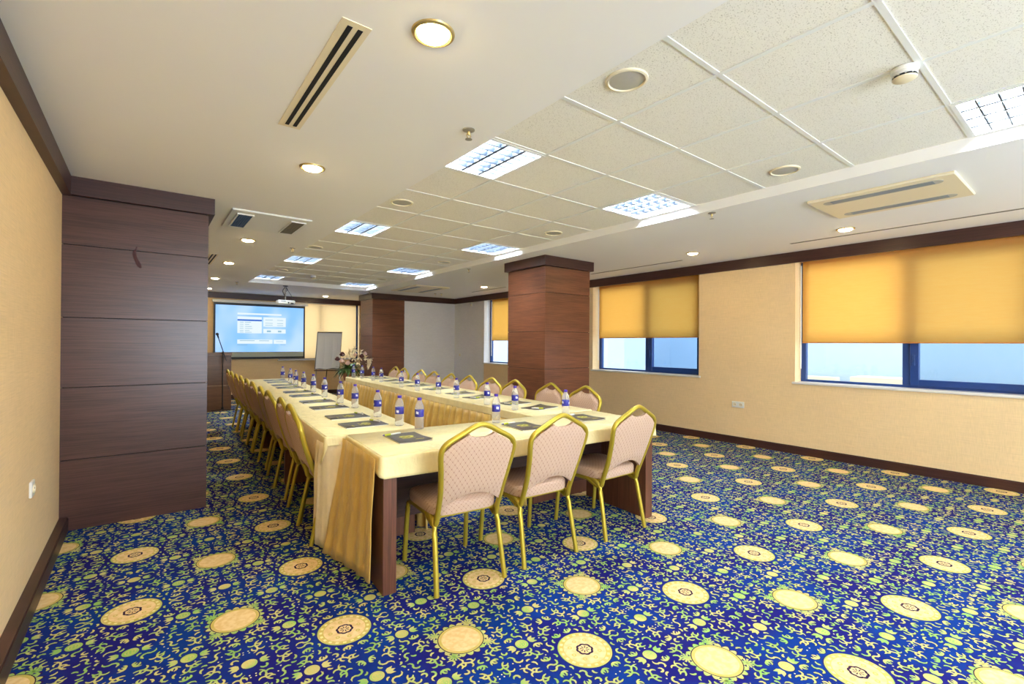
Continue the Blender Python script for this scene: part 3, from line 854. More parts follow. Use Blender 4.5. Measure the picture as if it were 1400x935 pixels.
# cloths: a top with rounded rim and hanging sides
def cloth(label, x, y, ang, L, D, drop, flare, wave, seed, mat=None):
    """drop(side, f) hanging length on side 0 front,1 right,2 back,3 left; f = 0..1 along the side"""
    o = tag(None or bpy.data.objects.new('tmp', None), None)
    bpy.data.objects.remove(o)
    e = 0.012; top = 0.755; r = 0.022
    path = []
    def side(n, p0, p1, nrm, k):
        d = (p1[0]-p0[0], p1[1]-p0[1]); ln = math.hypot(*d)
        m = max(6, int(ln/0.022))
        for i in range(m):
            f = i/(m-1)
            inset = r/ln
            ff = inset + (1-2*inset)*f
            path.append((p0[0]+d[0]*ff, p0[1]+d[1]*ff, nrm[0], nrm[1], drop(n, f), n, f, ln))
    def corner(c, a0, n0, n1):
        for i in range(1, 6):
            a = a0 + (PI/2)*i/6; t = i/6
            path.append((c[0]+r*math.cos(a), c[1]+r*math.sin(a), math.cos(a), math.sin(a), drop(n0, 1)*(1-t)+drop(n1, 0)*t, n0, 1.0, 1))
    x0, x1, y0, y1 = -e, L+e, -e, D+e
    side(0, (x0, y0), (x1, y0), (0, -1), 0); corner((x1-r, y0+r), -PI/2, 0, 1)
    side(1, (x1, y0), (x1, y1), (1, 0), 0); corner((x1-r, y1-r), 0, 1, 2)
    side(2, (x1, y1), (x0, y1), (0, 1), 0); corner((x0+r, y1-r), PI/2, 2, 3)
    side(3, (x0, y1), (x0, y0), (-1, 0), 0); corner((x0+r, y0+r), PI, 3, 0)
    rings = [[], [], [], []]; K = 7
    rr = [[] for _ in range(K+3)]
    s = 0; prev = None
    for (px, py, nx, ny, dr, n, f, ln) in path:
        if prev: s += math.hypot(px-prev[0], py-prev[1])
        prev = (px, py)
        rr[0].append((px-nx*0.012, py-ny*0.012, top))
        rr[1].append((px-nx*0.004, py-ny*0.004, top-0.002))
        w_ = noise.noise(Vector((s*2.3+seed, seed*3.1, 0)))*0.6 + noise.noise(Vector((s*7+seed, 5, 0)))*0.4
        hem = 1 + 0.10*noise.noise(Vector((s*1.7+seed*2, 9, 0)))
        for k in range(K+1):
            t = k/K; z = top - 0.008 - (dr*hem-0.008)*t
            off = flare*t*t*min(1, dr/0.2) + wave*w_*t*(0.5+min(1, dr/0.25)*0.5)
            off = max(off, -0.004)
            rr[2+k].append((px+nx*off, py+ny*off, z))
    b = MB(); b.loft(rr, cap=False); n = len(path)
    b.add(rr[0], [tuple(range(n))])
    ob = b.build('tablecloth', mat or M['cloth'], None, 50, (x, y, 0)); ob.rotation_euler = (0, 0, ang)
    so = ob.modifiers.new('thick', 'SOLIDIFY'); so.thickness = 0.0015; so.offset = 1
    return tag(ob, label, 'tablecloth', 'pale yellow tablecloths')
def dropc(n, f):
    if n == 0: return 0.118 + 0.012*math.sin(f*5) - 0.02*math.sin(f*PI)
    if n == 3: return 0.055 + 0.05*f*f
    if n == 1: return 0.125
    return 0.10
cloth('pale yellow cloth over the near cross table with three chairs', 1.0, 2.41, AC, CL, CD, dropc, 0.012, 0.010, 1.0)
def row_origin(X, Y, A, W_):
    nx, ny = math.sin(A), -math.cos(A); return X+nx*W_, Y+ny*W_
# row local frame: x away, y towards the left; side0 = right edge, side1 = far, side2 = left, side3 = near
def dropl(n, f):
    if n == 0: return 0.09
    if n == 1: return 0.16
    if n == 2: return 0.15 + 0.045*f + 0.02*math.sin(f*23)
    return 0.06
def dropr(n, f):
    if n == 0: return 0.16 + 0.015*math.sin(f*19)
    if n == 1: return 0.14
    if n == 2: return 0.075
    return 0.05
ox, oy = row_origin(LX, LY, AL, LW); cloth('long pale yellow cloth over the left table row', ox, oy, AL, LL, LW, dropl, 0.02, 0.012, 4.0)
ox, oy = row_origin(RX, RYY, AR, RW); cloth('long pale yellow cloth over the right table row', ox, oy, AR, RL, RW, dropr, 0.012, 0.01, 7.0)

# skirts: pleated golden satin hanging to the carpet
def skirt(label, P, ztop, hem, pleat, depth, out, seed, mat=None, P2=None):
    ptb = [Vector((p[0], p[1], 0)) for p in (P2 or P)]
    pts = [Vector((p[0], p[1], 0)) for p in P]
    lens = [0]
    for a, c in zip(pts, pts[1:]): lens.append(lens[-1]+(c-a).length)
    T = lens[-1]; n = int(T/0.009); rr = []; K = 12
    samples = []
    for i in range(n+1):
        s = T*i/n; k = max(j for j in range(len(lens)-1) if lens[j] <= s+1e-9); k = min(k, len(pts)-2)
        f = (s-lens[k])/(lens[k+1]-lens[k]); p = pts[k].lerp(pts[k+1], f)
        def nn(j):
            j = max(0, min(len(pts)-2, j)); d = (pts[j+1]-pts[j]).normalized(); return Vector((d.y, -d.x, 0))*out
        nrm = nn(k)
        if f < 0.12 and k > 0: nrm = (nn(k-1)*(0.5-f/0.24)+nn(k)*(0.5+f/0.24)).normalized()
        if f > 0.88 and k < len(pts)-2: nrm = (nn(k+1)*(0.5-(1-f)/0.24)+nn(k)*(0.5+(1-f)/0.24)).normalized()
        samples.append((s, p, nrm, ptb[k].lerp(ptb[k+1], f)-p))
    for kk in range(K+1):
        t = kk/K; ring = []
        for s, p, nrm, dv in samples:
            ph = s/pleat*2*PI + 2.2*noise.noise(Vector((s*2.2+seed, 1, 0))) + t*1.2*noise.noise(Vector((s*1.4, seed, t)))
            am = depth*(0.2+0.8*min(1, t*3.5))*(0.55+0.65*abs(noise.noise(Vector((s*1.9+seed, 3, 0)))))
            sh = math.sin(ph)
            off = 0.012 + am*(1+ (sh*abs(sh)**-0.35 if sh else 0)) + 0.02*t + 0.012*noise.noise(Vector((s*3, t*3, seed)))*t
            h = hem(s/T)
            z = ztop + (h-ztop)*t
            q = p + nrm*off + dv*t**1.3
            ring.append((q.x, q.y, z))
        rr.append(ring)
    b = MB(); b.loft(rr, cap=False, closed=False)
    ob = b.build('table_skirt', mat or M['satin'], None, 60)
    so = ob.modifiers.new('thick', 'SOLIDIFY'); so.thickness = 0.0015
    return tag(ob, label, 'table skirt', 'golden satin table skirts')
def crow(u, v): # cross table local to world
    return (1.0 + u*math.cos(AC) - v*math.sin(AC), 2.41 + u*math.sin(AC) + v*math.cos(AC))
skirt('smooth golden satin skirt hanging at the left end of the near cross table', [crow(-0.014, 0.03), crow(-0.014, 0.35), crow(-0.014, 0.705)], 0.738, lambda f: 0.075*(1-f)**1.5+0.004, 0.16, 0.012, -1, 2.0, None, [crow(-0.012, 0.03), crow(-0.03, 0.37), (0.957, 3.15)])
M['satin_pale'] = cloth_mat('pale_satin', (236, 214, 170), 0.4, 0.6, 0.1)
skirt('pale pleated cloth falling at the near corner of the left table row', [crow(-0.016, 0.706), (LX-0.004, LY+0.02), (LX-0.004, LY+0.14)], 0.715, lambda f: 0.006+0.02*f, 0.075, 0.010, -1, 5.0, M['satin_pale'], [(0.957, 3.155), (0.95, 3.24), (0.962, 3.36)])
def rl(X, Y, A, W_, u, v):  # u along the row, v from left edge to the right
    return (X + math.cos(A)*u + math.sin(A)*v, Y + math.sin(A)*u - math.cos(A)*v)
skirt('long pleated golden skirt on the inner side of the right table row', [rl(RX, RYY, AR, RW, 0.0, -0.014), rl(RX, RYY, AR, RW, 1.8, -0.014), rl(RX, RYY, AR, RW, 3.6, -0.014), rl(RX, RYY, AR, RW, RL+0.012, -0.014), rl(RX, RYY, AR, RW, RL+0.014, RW)], 0.685, lambda f: 0.006, 0.135, 0.042, -1, 8.0)
skirt('pleated golden skirt on the inner side of the left table row', [rl(LX, LY, AL, LW, 0.0, LW+0.014), rl(LX, LY, AL, LW, 2.7, LW+0.014), rl(LX, LY, AL, LW, LL+0.012, LW+0.014)], 0.685, lambda f: 0.006, 0.135, 0.042, 1, 11.0)

# ------------------------------------------------------------------ chairs
def chair_proto():
    o = thing('banquet_chair', 'x', 'chair')
    def yb(z): return -0.168 - 0.31*(z-0.36) - 0.02*math.sin(max(0, min(1, (z-0.36)/0.57))*PI)
    half = [(0.196, -0.05, 0.394), (0.197, -0.10, 0.374), (0.195, -0.145, 0.358), (0.192, -0.178, 0.372), (0.190, yb(0.42), 0.42), (0.196, yb(0.55), 0.55), (0.212, yb(0.68), 0.68), (0.2235, yb(0.76), 0.76),
            (0.219, yb(0.803), 0.803), (0.190, yb(0.838), 0.838), (0.10, yb(0.886), 0.886), (0.045, yb(0.914), 0.914), (0.0, yb(0.926), 0.926)]
    path = half + [(-p[0], p[1], p[2]) for p in reversed(half[:-1])]
    MB().tube(catmull(path, 5), 0.0150, 10, ry=0.0175, up=(0, 1, 0)).build('back_frame', M['gold'], o, 60)
    # backrest cushion
    def Wz(z):
        zs = [0.40, 0.55, 0.68, 0.76, 0.80, 1.0]; ws = [0.181, 0.187, 0.203, 0.2135, 0.2125, 0.2125]
        for a, c_, wa, wc in zip(zs, zs[1:], ws, ws[1:]):
            if z <= c_: return wa + (wc-wa)*max(0, (z-a))/(c_-a)
        return ws[-1]
    def zt(x):
        x = abs(x); sl = 0.9195 - 0.545*x
        if x > 0.17: sl = min(sl, 0.8268 - (x-0.17)*0.9)
        return min(sl, 0.858 + max(0, x-0.03)*0.30 if x < 0.075 else 9)
    def zb(x): return 0.455 + 0.078*(1-(x/0.19)**2)
    us = [-1, -0.97, -0.9, -0.8, -0.7, -0.6, -0.5, -0.42, -0.36, -0.32, -0.26, -0.2, -0.15, -0.1, -0.05, 0]
    us = us + [-u for u in reversed(us[:-1])]; NV = 14
    F = []; B = []
    for u in us:
        cF = []; cB = []
        for j in range(NV+1):
            v = j/NV; x0 = u*0.2125; z = zb(u*0.185)+(zt(x0)-zb(u*0.185))*v
            x = u*Wz(z)
            ed = (1-abs(u)**8)*(1-abs(2*v-1)**10)
            yc = yb(z) - 0.012*(1-u*u)
            cB.append((x, yc-0.010-0.008*ed, z)); cF.append((x, yc+0.012+0.022*ed, z))
        F.append(cF); B.append(cB)
    n = len(us); vs = []; fs = []
    for c_ in B: vs += c_
    for c_ in F: vs += c_
    off = n*(NV+1)
    for i in range(n-1):
        for j in range(NV):
            a = i*(NV+1)+j; c_ = a+NV+1
            fs.append((a, c_, c_+1, a+1)); fs.append((off+a, off+a+1, off+c_+1, off+c_))
    for i in range(n-1):
        a = i*(NV+1); c_ = a+NV+1
        fs.append((a, off+a, off+c_, c_)); a += NV; c_ += NV; fs.append((a, c_, off+c_, off+a))
    for j in range(NV):
        a = j; fs.append((a, a+1, off+a+1, off+a)); a = (n-1)*(NV+1)+j; fs.append((a, off+a, off+a+1, a+1))
    MB().add(vs, fs).build('backrest', M['fabric'], o, 50)
    # seat
    ring = []
    for i in range(48):
        a = 2*PI*i/48; c_, s_ = math.cos(a), math.sin(a); p = 0.36
        x = math.copysign(abs(c_)**p, c_); y = math.copysign(abs(s_)**p, s_)
        wx = 0.205 + 0.018*(y+1)/2; ring.append((x*wx, 0.025 + y*0.215))
    cx, cy = 0, 0.02
    prof = [(0.90, 0.402), (0.985, 0.408), (1.0, 0.425), (1.0, 0.452), (0.975, 0.466), (0.90, 0.474), (0.72, 0.480), (0.45, 0.484), (0.15, 0.486)]
    MB().loft([[(cx+(x-cx)*k, cy+(y-cy)*k, z) for x, y in ring] for k, z in prof]).build('seat', M['fabric'], o, 60)
    b = MB()
    for s in (-1, 1): b.tube(catmull([(s*0.203, 0.225, 0.372), (s*0.200, 0.17, 0.388), (s*0.197, -0.12, 0.392)], 4), 0.0115, 8, ry=0.0145)
    b.tube([(-0.198, 0.19, 0.385), (0.198, 0.19, 0.385)], 0.009, 8); b.tube([(-0.195, -0.11, 0.387), (0.195, -0.11, 0.387)], 0.009, 8)
    b.box(-0.19, 0.19, -0.16, 0.21, 0.39, 0.404)
    b.build('seat_frame', M['gold'], o, 60)
    for s in (-1, 1):
        MB().tube(catmull([(s*0.204, 0.222, 0.378), (s*0.206, 0.240, 0.30), (s*0.212, 0.268, 0.0)], 5), 0.0140, 8, ry=0.0155).build('leg', M['gold'], o, 60)
        MB().tube(catmull([(s*0.197, -0.115, 0.392), (s*0.198, -0.155, 0.372), (s*0.200, -0.178, 0.32), (s*0.213, -0.243, 0.0)], 6), 0.0140, 8, ry=0.0155).build('leg', M['gold'], o, 60)
    return o
CH = chair_proto()
chairs = []
NUM = ('nearest', 'second', 'third', 'fourth', 'fifth', 'sixth', 'seventh', 'eighth', 'ninth', 'farthest')
fr = [(1.475, 2.455, -0.10, 'left of the three dotted beige chairs at the near cross table'),
      (2.040, 2.430, -0.045, 'middle of the three dotted beige chairs at the near cross table'),
      (2.735, 2.405, -0.01, 'right of the three dotted beige chairs at the near cross table')]
first = True
for x, y, a, l in fr:
    o = CH if first else copy_tree(CH); first = False
    place(o, x, y, 0, a, 'dotted beige gold-framed chair, ' + l.replace('dotted beige chairs', 'chairs'), 'chairs at the near cross table')
# back-top apex sits 0.345 behind the chair origin
ly = [(0.79, 3.53), (0.83, 4.0), (0.856, 4.63), (0.883, 5.13), (0.917, 5.79), (0.940, 6.32), (0.958, 6.87), (0.968, 7.36), (0.995, 8.02), (1.01, 8.55)]
for i, (x, y) in enumerate(ly):
    a = -PI/2 + (0.0 if i else -0.03) + R.uniform(-0.04, 0.04)
    o = copy_tree(CH)
    place(o, x+0.345*math.cos(a+PI/2), y+0.345*math.sin(a+PI/2), 0, a, 'gold-framed beige chair seen from behind, %s in the left row' % NUM[i], 'chairs along the left table row')
ry_ = [(3.581, 3.346), (3.537, 3.829), (3.484, 4.40), (3.47, 4.865), (3.455, 5.36), (3.45, 5.83), (3.51, 6.44), (3.53, 6.92), (3.54, 7.58), (3.64, 8.15)]
for i, (x, y) in enumerate(ry_):
    a = PI/2 + R.uniform(-0.05, 0.05)
    if i in (3, 4, 5): y += 0.0
    o = copy_tree(CH)
    place(o, x+0.345*math.cos(a+PI/2), y+0.345*math.sin(a+PI/2), 0, a, 'gold-framed beige chair facing the camera side, %s in the right row' % NUM[i], 'chairs along the right table row')

# ------------------------------------------------------------------ bottles, notebooks, pens
def bottle_proto():
    o = thing('water_bottle', 'x', 'bottle')
    pr = [(0.026, 0.0), (0.031, 0.004), (0.032, 0.010)]
    for k in range(4):
        z = 0.018+0.017*k; pr += [(0.0325, z), (0.0298, z+0.0085)]
    pr += [(0.0325, 0.084), (0.0312, 0.088), (0.0312, 0.138), (0.0325, 0.142), (0.031, 0.156), (0.025, 0.176), (0.0165, 0.194), (0.0125, 0.204), (0.0120, 0.212)]
    MB().lathe(pr, 24).build('body', M['bottle'], o, 50)
    n = 24; MB().loft([[(r*math.cos(2*PI*i/n), r*math.sin(2*PI*i/n), z) for i in range(n)] for r, z in ((0.0316, 0.087), (0.0324, 0.089), (0.0324, 0.136), (0.0316, 0.138))], cap=False).build('label_band', M['label'], o, 50)
    MB().lathe([(0.0145, 0.203), (0.0155, 0.205), (0.0155, 0.219), (0.0135, 0.221)], 18).build('cap', M['cap'], o, 40)
    return o
BT = bottle_proto(); first = True; ZT = 0.7565
cb = [(1.534, 3.035, 'left'), (2.126, 2.925, 'middle'), (2.805, 2.86, 'right')]
lb = [(1.478, 3.244), (1.507, 3.729), (1.547, 4.372), (1.548, 4.795), (1.574, 5.416), (1.620, 6.035), (1.652, 6.607), (1.660, 7.055), (1.70, 7.549), (1.74, 8.236)]
rb = [(2.677, 3.389), (2.690, 3.854), (2.741, 4.527), (2.787, 5.018), (2.76, 5.524), (2.79, 6.065), (2.90, 7.039), (2.92, 7.421), (2.93, 7.942), (2.89, 8.25)]
for x, y, l in cb:
    o = BT if first else copy_tree(BT); first = False
    place(o, x, y, ZT, R.uniform(0, 6), 'small water bottle with blue label and purple cap, %s one on the near cross table' % l, 'water bottles on the cross table')
for i, (x, y) in enumerate(lb): place(copy_tree(BT), x, y, ZT, R.uniform(0, 6), 'water bottle with blue label on the left table row, %s from the camera' % NUM[i], 'water bottles on the left row')
for i, (x, y) in enumerate(rb): place(copy_tree(BT), x, y, ZT, R.uniform(0, 6), 'water bottle with blue label on the right table row, %s from the camera' % NUM[i], 'water bottles on the right row')

def notebook_proto():
    o = thing('notebook', 'x', 'notebook')
    w, h = 0.108, 0.155; n = 10; vs = []; vb = []
    def cz(x, y): return 0.006 + 0.010*max(0, (x/w))**3*max(0, -y/h) + 0.004*max(0, -(x/w))**2
    ring = []
    b = MB()
    for lay, zz in ((0, 0.0), (1, 0.001)):
        vs = []; fs = []
        for i in range(n+1):
            for j in range(n+1):
                x = -w+2*w*i/n; y = -h+2*h*j/n; vs.append((x, y, cz(x, y)+zz))
        for i in range(n):
            for j in range(n):
                a = i*(n+1)+j; f = (a, a+n+1, a+n+2, a+1); fs.append(f if lay else tuple(reversed(f)))
        b.add(vs, fs)
    b.build('cover', M['notebook'], o, 60)
    MB().box(-w+0.003, w-0.003, -h+0.003, h-0.003, 0.0, 0.0058).build('pages', M['paper'], o)
    b = MB(); k = 20
    def ringz(rx, ry, cx, cy, r2=0.72):
        a_ = [(cx+rx*math.cos(2*PI*i/k), cy+ry*math.sin(2*PI*i/k)) for i in range(k)]; c_ = [(cx+rx*r2*math.cos(2*PI*i/k), cy+ry*r2*math.sin(2*PI*i/k)) for i in range(k)]
        b.loft([[(p[0], p[1], cz(*p)+0.0016) for p in a_], [(p[0], p[1], cz(*p)+0.0016) for p in c_]], cap=False)
    ringz(0.048, 0.034, 0.0, 0.02); ringz(0.022, 0.018, -0.018, 0.02, 0.45); ringz(0.022, 0.018, 0.020, 0.02, 0.45)
    b.box(-0.044, 0.044, -0.030, -0.023, cz(0, 0)+0.001, cz(0, 0)+0.0018)
    MB().box(0.02, 0.08, -0.095, -0.085, 0.0085, 0.0092).build('printed_line', M['logo'], o)
    b.build('printed_emblem', M['logo'], o)
    return o
NB = notebook_proto()
def pen_proto():
    o = thing('pen', 'x', 'pen')
    Mx = Matrix.Rotation(PI/2, 4, 'Y')
    MB().tube([(-0.03, 0, 0.005), (0.045, 0, 0.005)], 0.0062, 8).build('barrel', M['paper'], o, 60)
    MB().tube([(-0.075, 0, 0.005), (-0.03, 0, 0.005)], 0.0066, 8).build('grip', M['pen'], o, 60)
    MB().tube([(-0.088, 0, 0.005), (-0.075, 0, 0.005)], [0.0012, 0.005], 8).build('tip', M['cap'], o, 60)
    return o
PN = pen_proto()
nbs = [(1.32, 2.775, AC, 'near cross table, left place'), (2.19, 2.665, AC-0.05, 'near cross table, middle place'), (2.84, 2.685, AC-0.10, 'near cross table, right place')]
lnb = [3.42, 3.86, 4.50, 5.02, 5.66, 6.12, 6.78, 7.22, 7.78, 8.2]
rnb = [(2.95, 3.354), (2.955, 3.765), (2.96, 4.405), (3.01, 4.883), (3.05, 5.55), (3.08, 6.09), (3.10, 6.656), (3.13, 7.155), (3.15, 7.70), (3.16, 8.12)]
first = True; fp = True
def put_nb(x, y, a, where, grp, pen=True):
    global first, fp
    o = NB if first else copy_tree(NB); first = False
    place(o, x, y, ZT, a, 'grey notebook with yellow emblem, ' + where, grp)
    if pen:
        p = PN if fp else copy_tree(PN); fp = False
        dx, dy = -0.045, 0.115
        place(p, x+dx*math.cos(a)-dy*math.sin(a), y+dx*math.sin(a)+dy*math.cos(a), ZT+0.0095, a+0.25, 'white and yellow-green pen on the grey notebook, ' + where, grp.replace('notebooks', 'pens'))
for x, y, a, w_ in nbs: put_nb(x, y, a, w_, 'notebooks on the cross table')
for i, y in enumerate(lnb):
    x = LX + (y-LY)*0.0729 + 0.33
    put_nb(x, y, -PI/2-0.03+R.uniform(-0.03, 0.03), 'left table row, %s place' % NUM[i], 'notebooks on the left row', i < 8)
for i, (x, y) in enumerate(rnb): put_nb(x, y, PI/2+0.15+R.uniform(-0.1, 0.1), 'right table row, %s place' % NUM[i], 'notebooks on the right row', i < 7)

# ------------------------------------------------------------------ far end: screen, projector, lectern, microphone, flipchart, flowers
o = thing('projection_screen', 'pull-down projection screen with a blue desktop image on the end wall', 'projection screen', (2.262, 12.97, 1.0))
b = MB(); b.box(-1.05, 1.07, -0.035, 0.03, 1.305, 1.375, 0.012); b.build('case', M['white'], o, 30)
MB().box(-1.02, 1.00, -0.002, 0.002, -0.02, 1.31).build('screen_border', M['black'], o)
sf = MB().box(-0.98, 0.965, -0.0035, -0.002, 0.13, 1.25).build('screen_surface', M['screen'], o)
MB().box(-0.98, 0.965, -0.0035, -0.002, 0.008, 0.13).build('unlit_strip', simple('screen_fabric', (186, 192, 178), 0.8), o)
MB().tube([(-1.02, 0, -0.03), (1.0, 0, -0.03)], 0.014, 8).build('weight_bar', M['black'], o, 60)
X0 = 2.262
def rect(bb, x0, x1, z0, z1, k=0): bb.box(x0-X0, x1-X0, -0.0045-0.0004*k, -0.0036, z0-1, z1-1)
def bit(name, mat, rects, k=0):
    for r in rects:
        bb = MB(); rect(bb, *r, k); bb.build(name, mat, sf)
for r in ((1.73, 2.70, 2.035, 2.075), (1.73, 2.255, 1.92, 1.985), (1.73, 2.255, 1.585, 1.882), (2.29, 2.80, 1.755, 1.985), (2.29, 2.80, 1.59, 1.695), (1.73, 2.50, 1.33, 1.43), (2.525, 2.81, 1.33, 1.43)):
    bit('screen_window', M['ui_white'], [r])
bit('selection_bar', M['ui_blue'], [(1.73, 2.255, 1.882, 1.92)], 1)
for z in (1.85, 1.80, 1.75, 1.70, 1.65, 1.61):
    bit('text_line', M['ui_grey'], [(1.78, 1.86, z-0.006, z+0.006), (1.89, 2.02 + 0.04*math.sin(z*90), z-0.006, z+0.006)], 1)
for z in (1.92, 1.84, 1.79): bit('text_line', M['ui_grey'], [(2.33, 2.50, z-0.006, z+0.006), (2.60, 2.74, z-0.006, z+0.006)], 1)
bit('icon', M['ui_grey'], [(2.37, 2.46, 1.62, 1.66)], 1); bit('icon', M['ui_grey'], [(2.62, 2.70, 1.62, 1.66)], 1)
bit('text_line', M['ui_grey'], [(1.78, 2.1, 1.395, 1.41), (2.2, 2.42, 1.395, 1.41)], 1); bit('text_line', M['ui_grey'], [(2.58, 2.74, 1.38, 1.39)], 1)
bit('text_line', M['ui_grey'], [(1.73, 1.95, 1.29, 1.31), (2.68, 2.80, 1.30, 1.315)], 1); bit('text_line', M['ui_grey'], [(1.73, 2.4, 2.005, 2.015)], 1)

o = thing('projector', 'white projector hanging from the ceiling in front of the screen', 'projector', (2.285, 10.62, HC))
MB().lathe([(0.05, 0), (0.05, -0.012), (0.02, -0.02)], 16).build('ceiling_plate', M['black'], o, 40)
MB().tube([(0, 0, -0.01), (0, 0, -0.31)], 0.011, 10).build('pole', M['steel'], o, 60)
b = MB(); b.tube(catmull([(0, 0, -0.02), (-0.05, 0.01, -0.10), (-0.035, 0, -0.17), (-0.02, 0, -0.20)], 5), 0.008, 6); b.tube(catmull([(0, 0, -0.02), (0.03, 0.01, -0.09), (-0.01, 0, -0.15), (-0.02, 0, -0.30)], 5), 0.007, 6)
b.tube(catmull([(0.01, 0, -0.02), (0.05, 0, -0.10), (0.11, 0, -0.2), (0.14, 0.02, -0.31)], 5), 0.0045, 6); b.build('cable', M['black'], o, 60)
MB().box(-0.165, 0.165, -0.12, 0.12, -0.395, -0.305, 0.02).build('body', M['white'], o, 35)
b = MB().lathe([(0.034, 0), (0.034, 0.012), (0.026, 0.014), (0.024, 0.004)], 18, M=Matrix.Translation((0.09, 0.12, -0.35)) @ Matrix.Rotation(-PI/2, 4, 'X')); b.build('lens', M['black'], o, 40)
b = MB(); b.box(0.02, 0.045, -0.124, -0.119, -0.375, -0.345); b.box(0.075, 0.13, -0.124, -0.119, -0.385, -0.36); b.box(-0.12, -0.02, -0.124, -0.119, -0.335, -0.325); b.build('ports', M['black'], o)

o = thing('lectern', 'brown wooden lectern beyond the large left pillar', 'lectern', (1.05, 11.10, 0))
MB().box(-0.30, -0.27, -0.24, 0.24, 0, 1.10, 0.002).build('side_panel', M['wood_l'], o); MB().box(0.27, 0.30, -0.24, 0.24, 0, 1.10, 0.002).build('side_panel', M['wood_l'], o)
MB().box(-0.27, 0.27, -0.235, -0.215, 0, 0.50, 0.002).build('front_panel', M['wood_l'], o); MB().box(-0.27, 0.27, -0.235, -0.215, 0.505, 1.10, 0.002).build('front_panel', M['wood_l'], o)
MB().box(-0.27, 0.27, -0.21, 0.23, 0.62, 0.64).build('shelf', M['wood_l'], o)
MB().add([(-0.31,-0.26,1.10),(0.31,-0.26,1.10),(0.31,0.26,1.06),(-0.31,0.26,1.06),(-0.31,-0.26,1.158),(0.31,-0.26,1.158),(0.31,0.26,1.085),(-0.31,0.26,1.085)], [(0,3,2,1),(4,5,6,7),(0,1,5,4),(1,2,6,5),(2,3,7,6),(3,0,4,7)]).build('top', M['wood_l'], o)

o = thing('microphone_stand', 'black microphone on a floor stand in front of the wooden lectern', 'microphone stand', (1.185, 10.70, 0))
for k in range(3):
    a = 0.25 + 2*PI*k/3; MB().tube([(0, 0, 0.055), (0.30*math.cos(a), 0.30*math.sin(a), 0.009)], 0.008, 6).build('leg', M['black'], o, 60)
MB().lathe([(0.022, 0.03), (0.024, 0.08), (0.018, 0.10)], 12).build('hub', M['black'], o, 40)
MB().tube([(0, 0, 0.04), (0, 0, 1.15)], 0.010, 8).build('pole', M['black'], o, 60)
MB().tube([(0, 0, 1.13), (0, 0, 1.18)], 0.018, 8).build('clamp', M['black'], o, 60)
MB().tube([(0.06, 0, 1.00), (-0.075, 0.02, 1.45)], 0.008, 8).build('boom', M['black'], o, 60)
b = MB(); b.tube([(-0.072, 0.02, 1.44), (-0.088, 0.02, 1.50)], [0.012, 0.016], 10); b.tube([(-0.088, 0.02, 1.50), (-0.095, 0.02, 1.525), (-0.10, 0.02, 1.545)], [0.024, 0.028, 0.014], 12); b.build('microphone_head', M['black'], o, 60)

o = thing('flipchart', 'grey-framed flipchart easel with blank white sheet', 'flipchart', (3.62, 12.20, 0), 0.03)
th = math.atan2(0.11, 0.95)
def lean(x, y, z): # board plane leans back
    return (x, y + (z-0.68)*0.13, z)
W0_, W1_ = 0.305, 0.305
sk = 0.04
def pb(x, z, d): return (x + (z-0.68)*0.11, d + (z-0.68)*0.13, z)
b = MB(); b.add([pb(-0.33, 0.70, -0.02), pb(0.29, 0.68, -0.02), pb(0.29, 1.63, -0.02), pb(-0.33, 1.62, -0.02), pb(-0.33, 0.70, 0.0), pb(0.29, 0.68, 0.0), pb(0.29, 1.63, 0.0), pb(-0.33, 1.62, 0.0)], [(0,1,2,3),(7,6,5,4),(0,4,5,1),(1,5,6,2),(2,6,7,3),(3,7,4,0)])
b.build('board', M['alu'], o)
b = MB(); nn = 12; top_ = [pb(-0.315+0.59*i/nn, 1.61, -0.025) for i in range(nn+1)]; bot = [pb(-0.315+0.59*i/nn, 0.705+0.012*math.sin(i*0.9)+0.01, -0.03-0.02*abs(math.sin(i*0.8))) for i in range(nn+1)]
b.loft([top_, [tuple((a[k]+c_[k])/2 for k in range(3)) for a, c_ in zip(top_, bot)], bot], cap=False, closed=False); b.build('paper_sheet', M['board'], o)
MB().tube([pb(-0.33, 1.63, -0.03), pb(0.29, 1.635, -0.03)], 0.012, 8).build('clip_bar', M['alu'], o, 60)
b = MB(); b.tube([pb(-0.34, 0.675, -0.04), pb(0.30, 0.66, -0.04)], 0.014, 8); b.build('pen_tray', simple('brown_tray', (110, 76, 62), 0.5), o, 60)
MB().tube([pb(-0.28, 0.70, 0.01), (-0.40, -0.25, 0.0)], 0.012, 8).build('leg', M['alu'], o, 60)
MB().tube([pb(0.26, 0.70, 0.01), (0.29, -0.25, 0.0)], 0.014, 8).build('leg', M['white'], o, 60)
MB().tube([pb(0.0, 1.45, 0.01), (0.10, 0.55, 0.0)], 0.012, 8).build('leg', M['black'], o, 60)

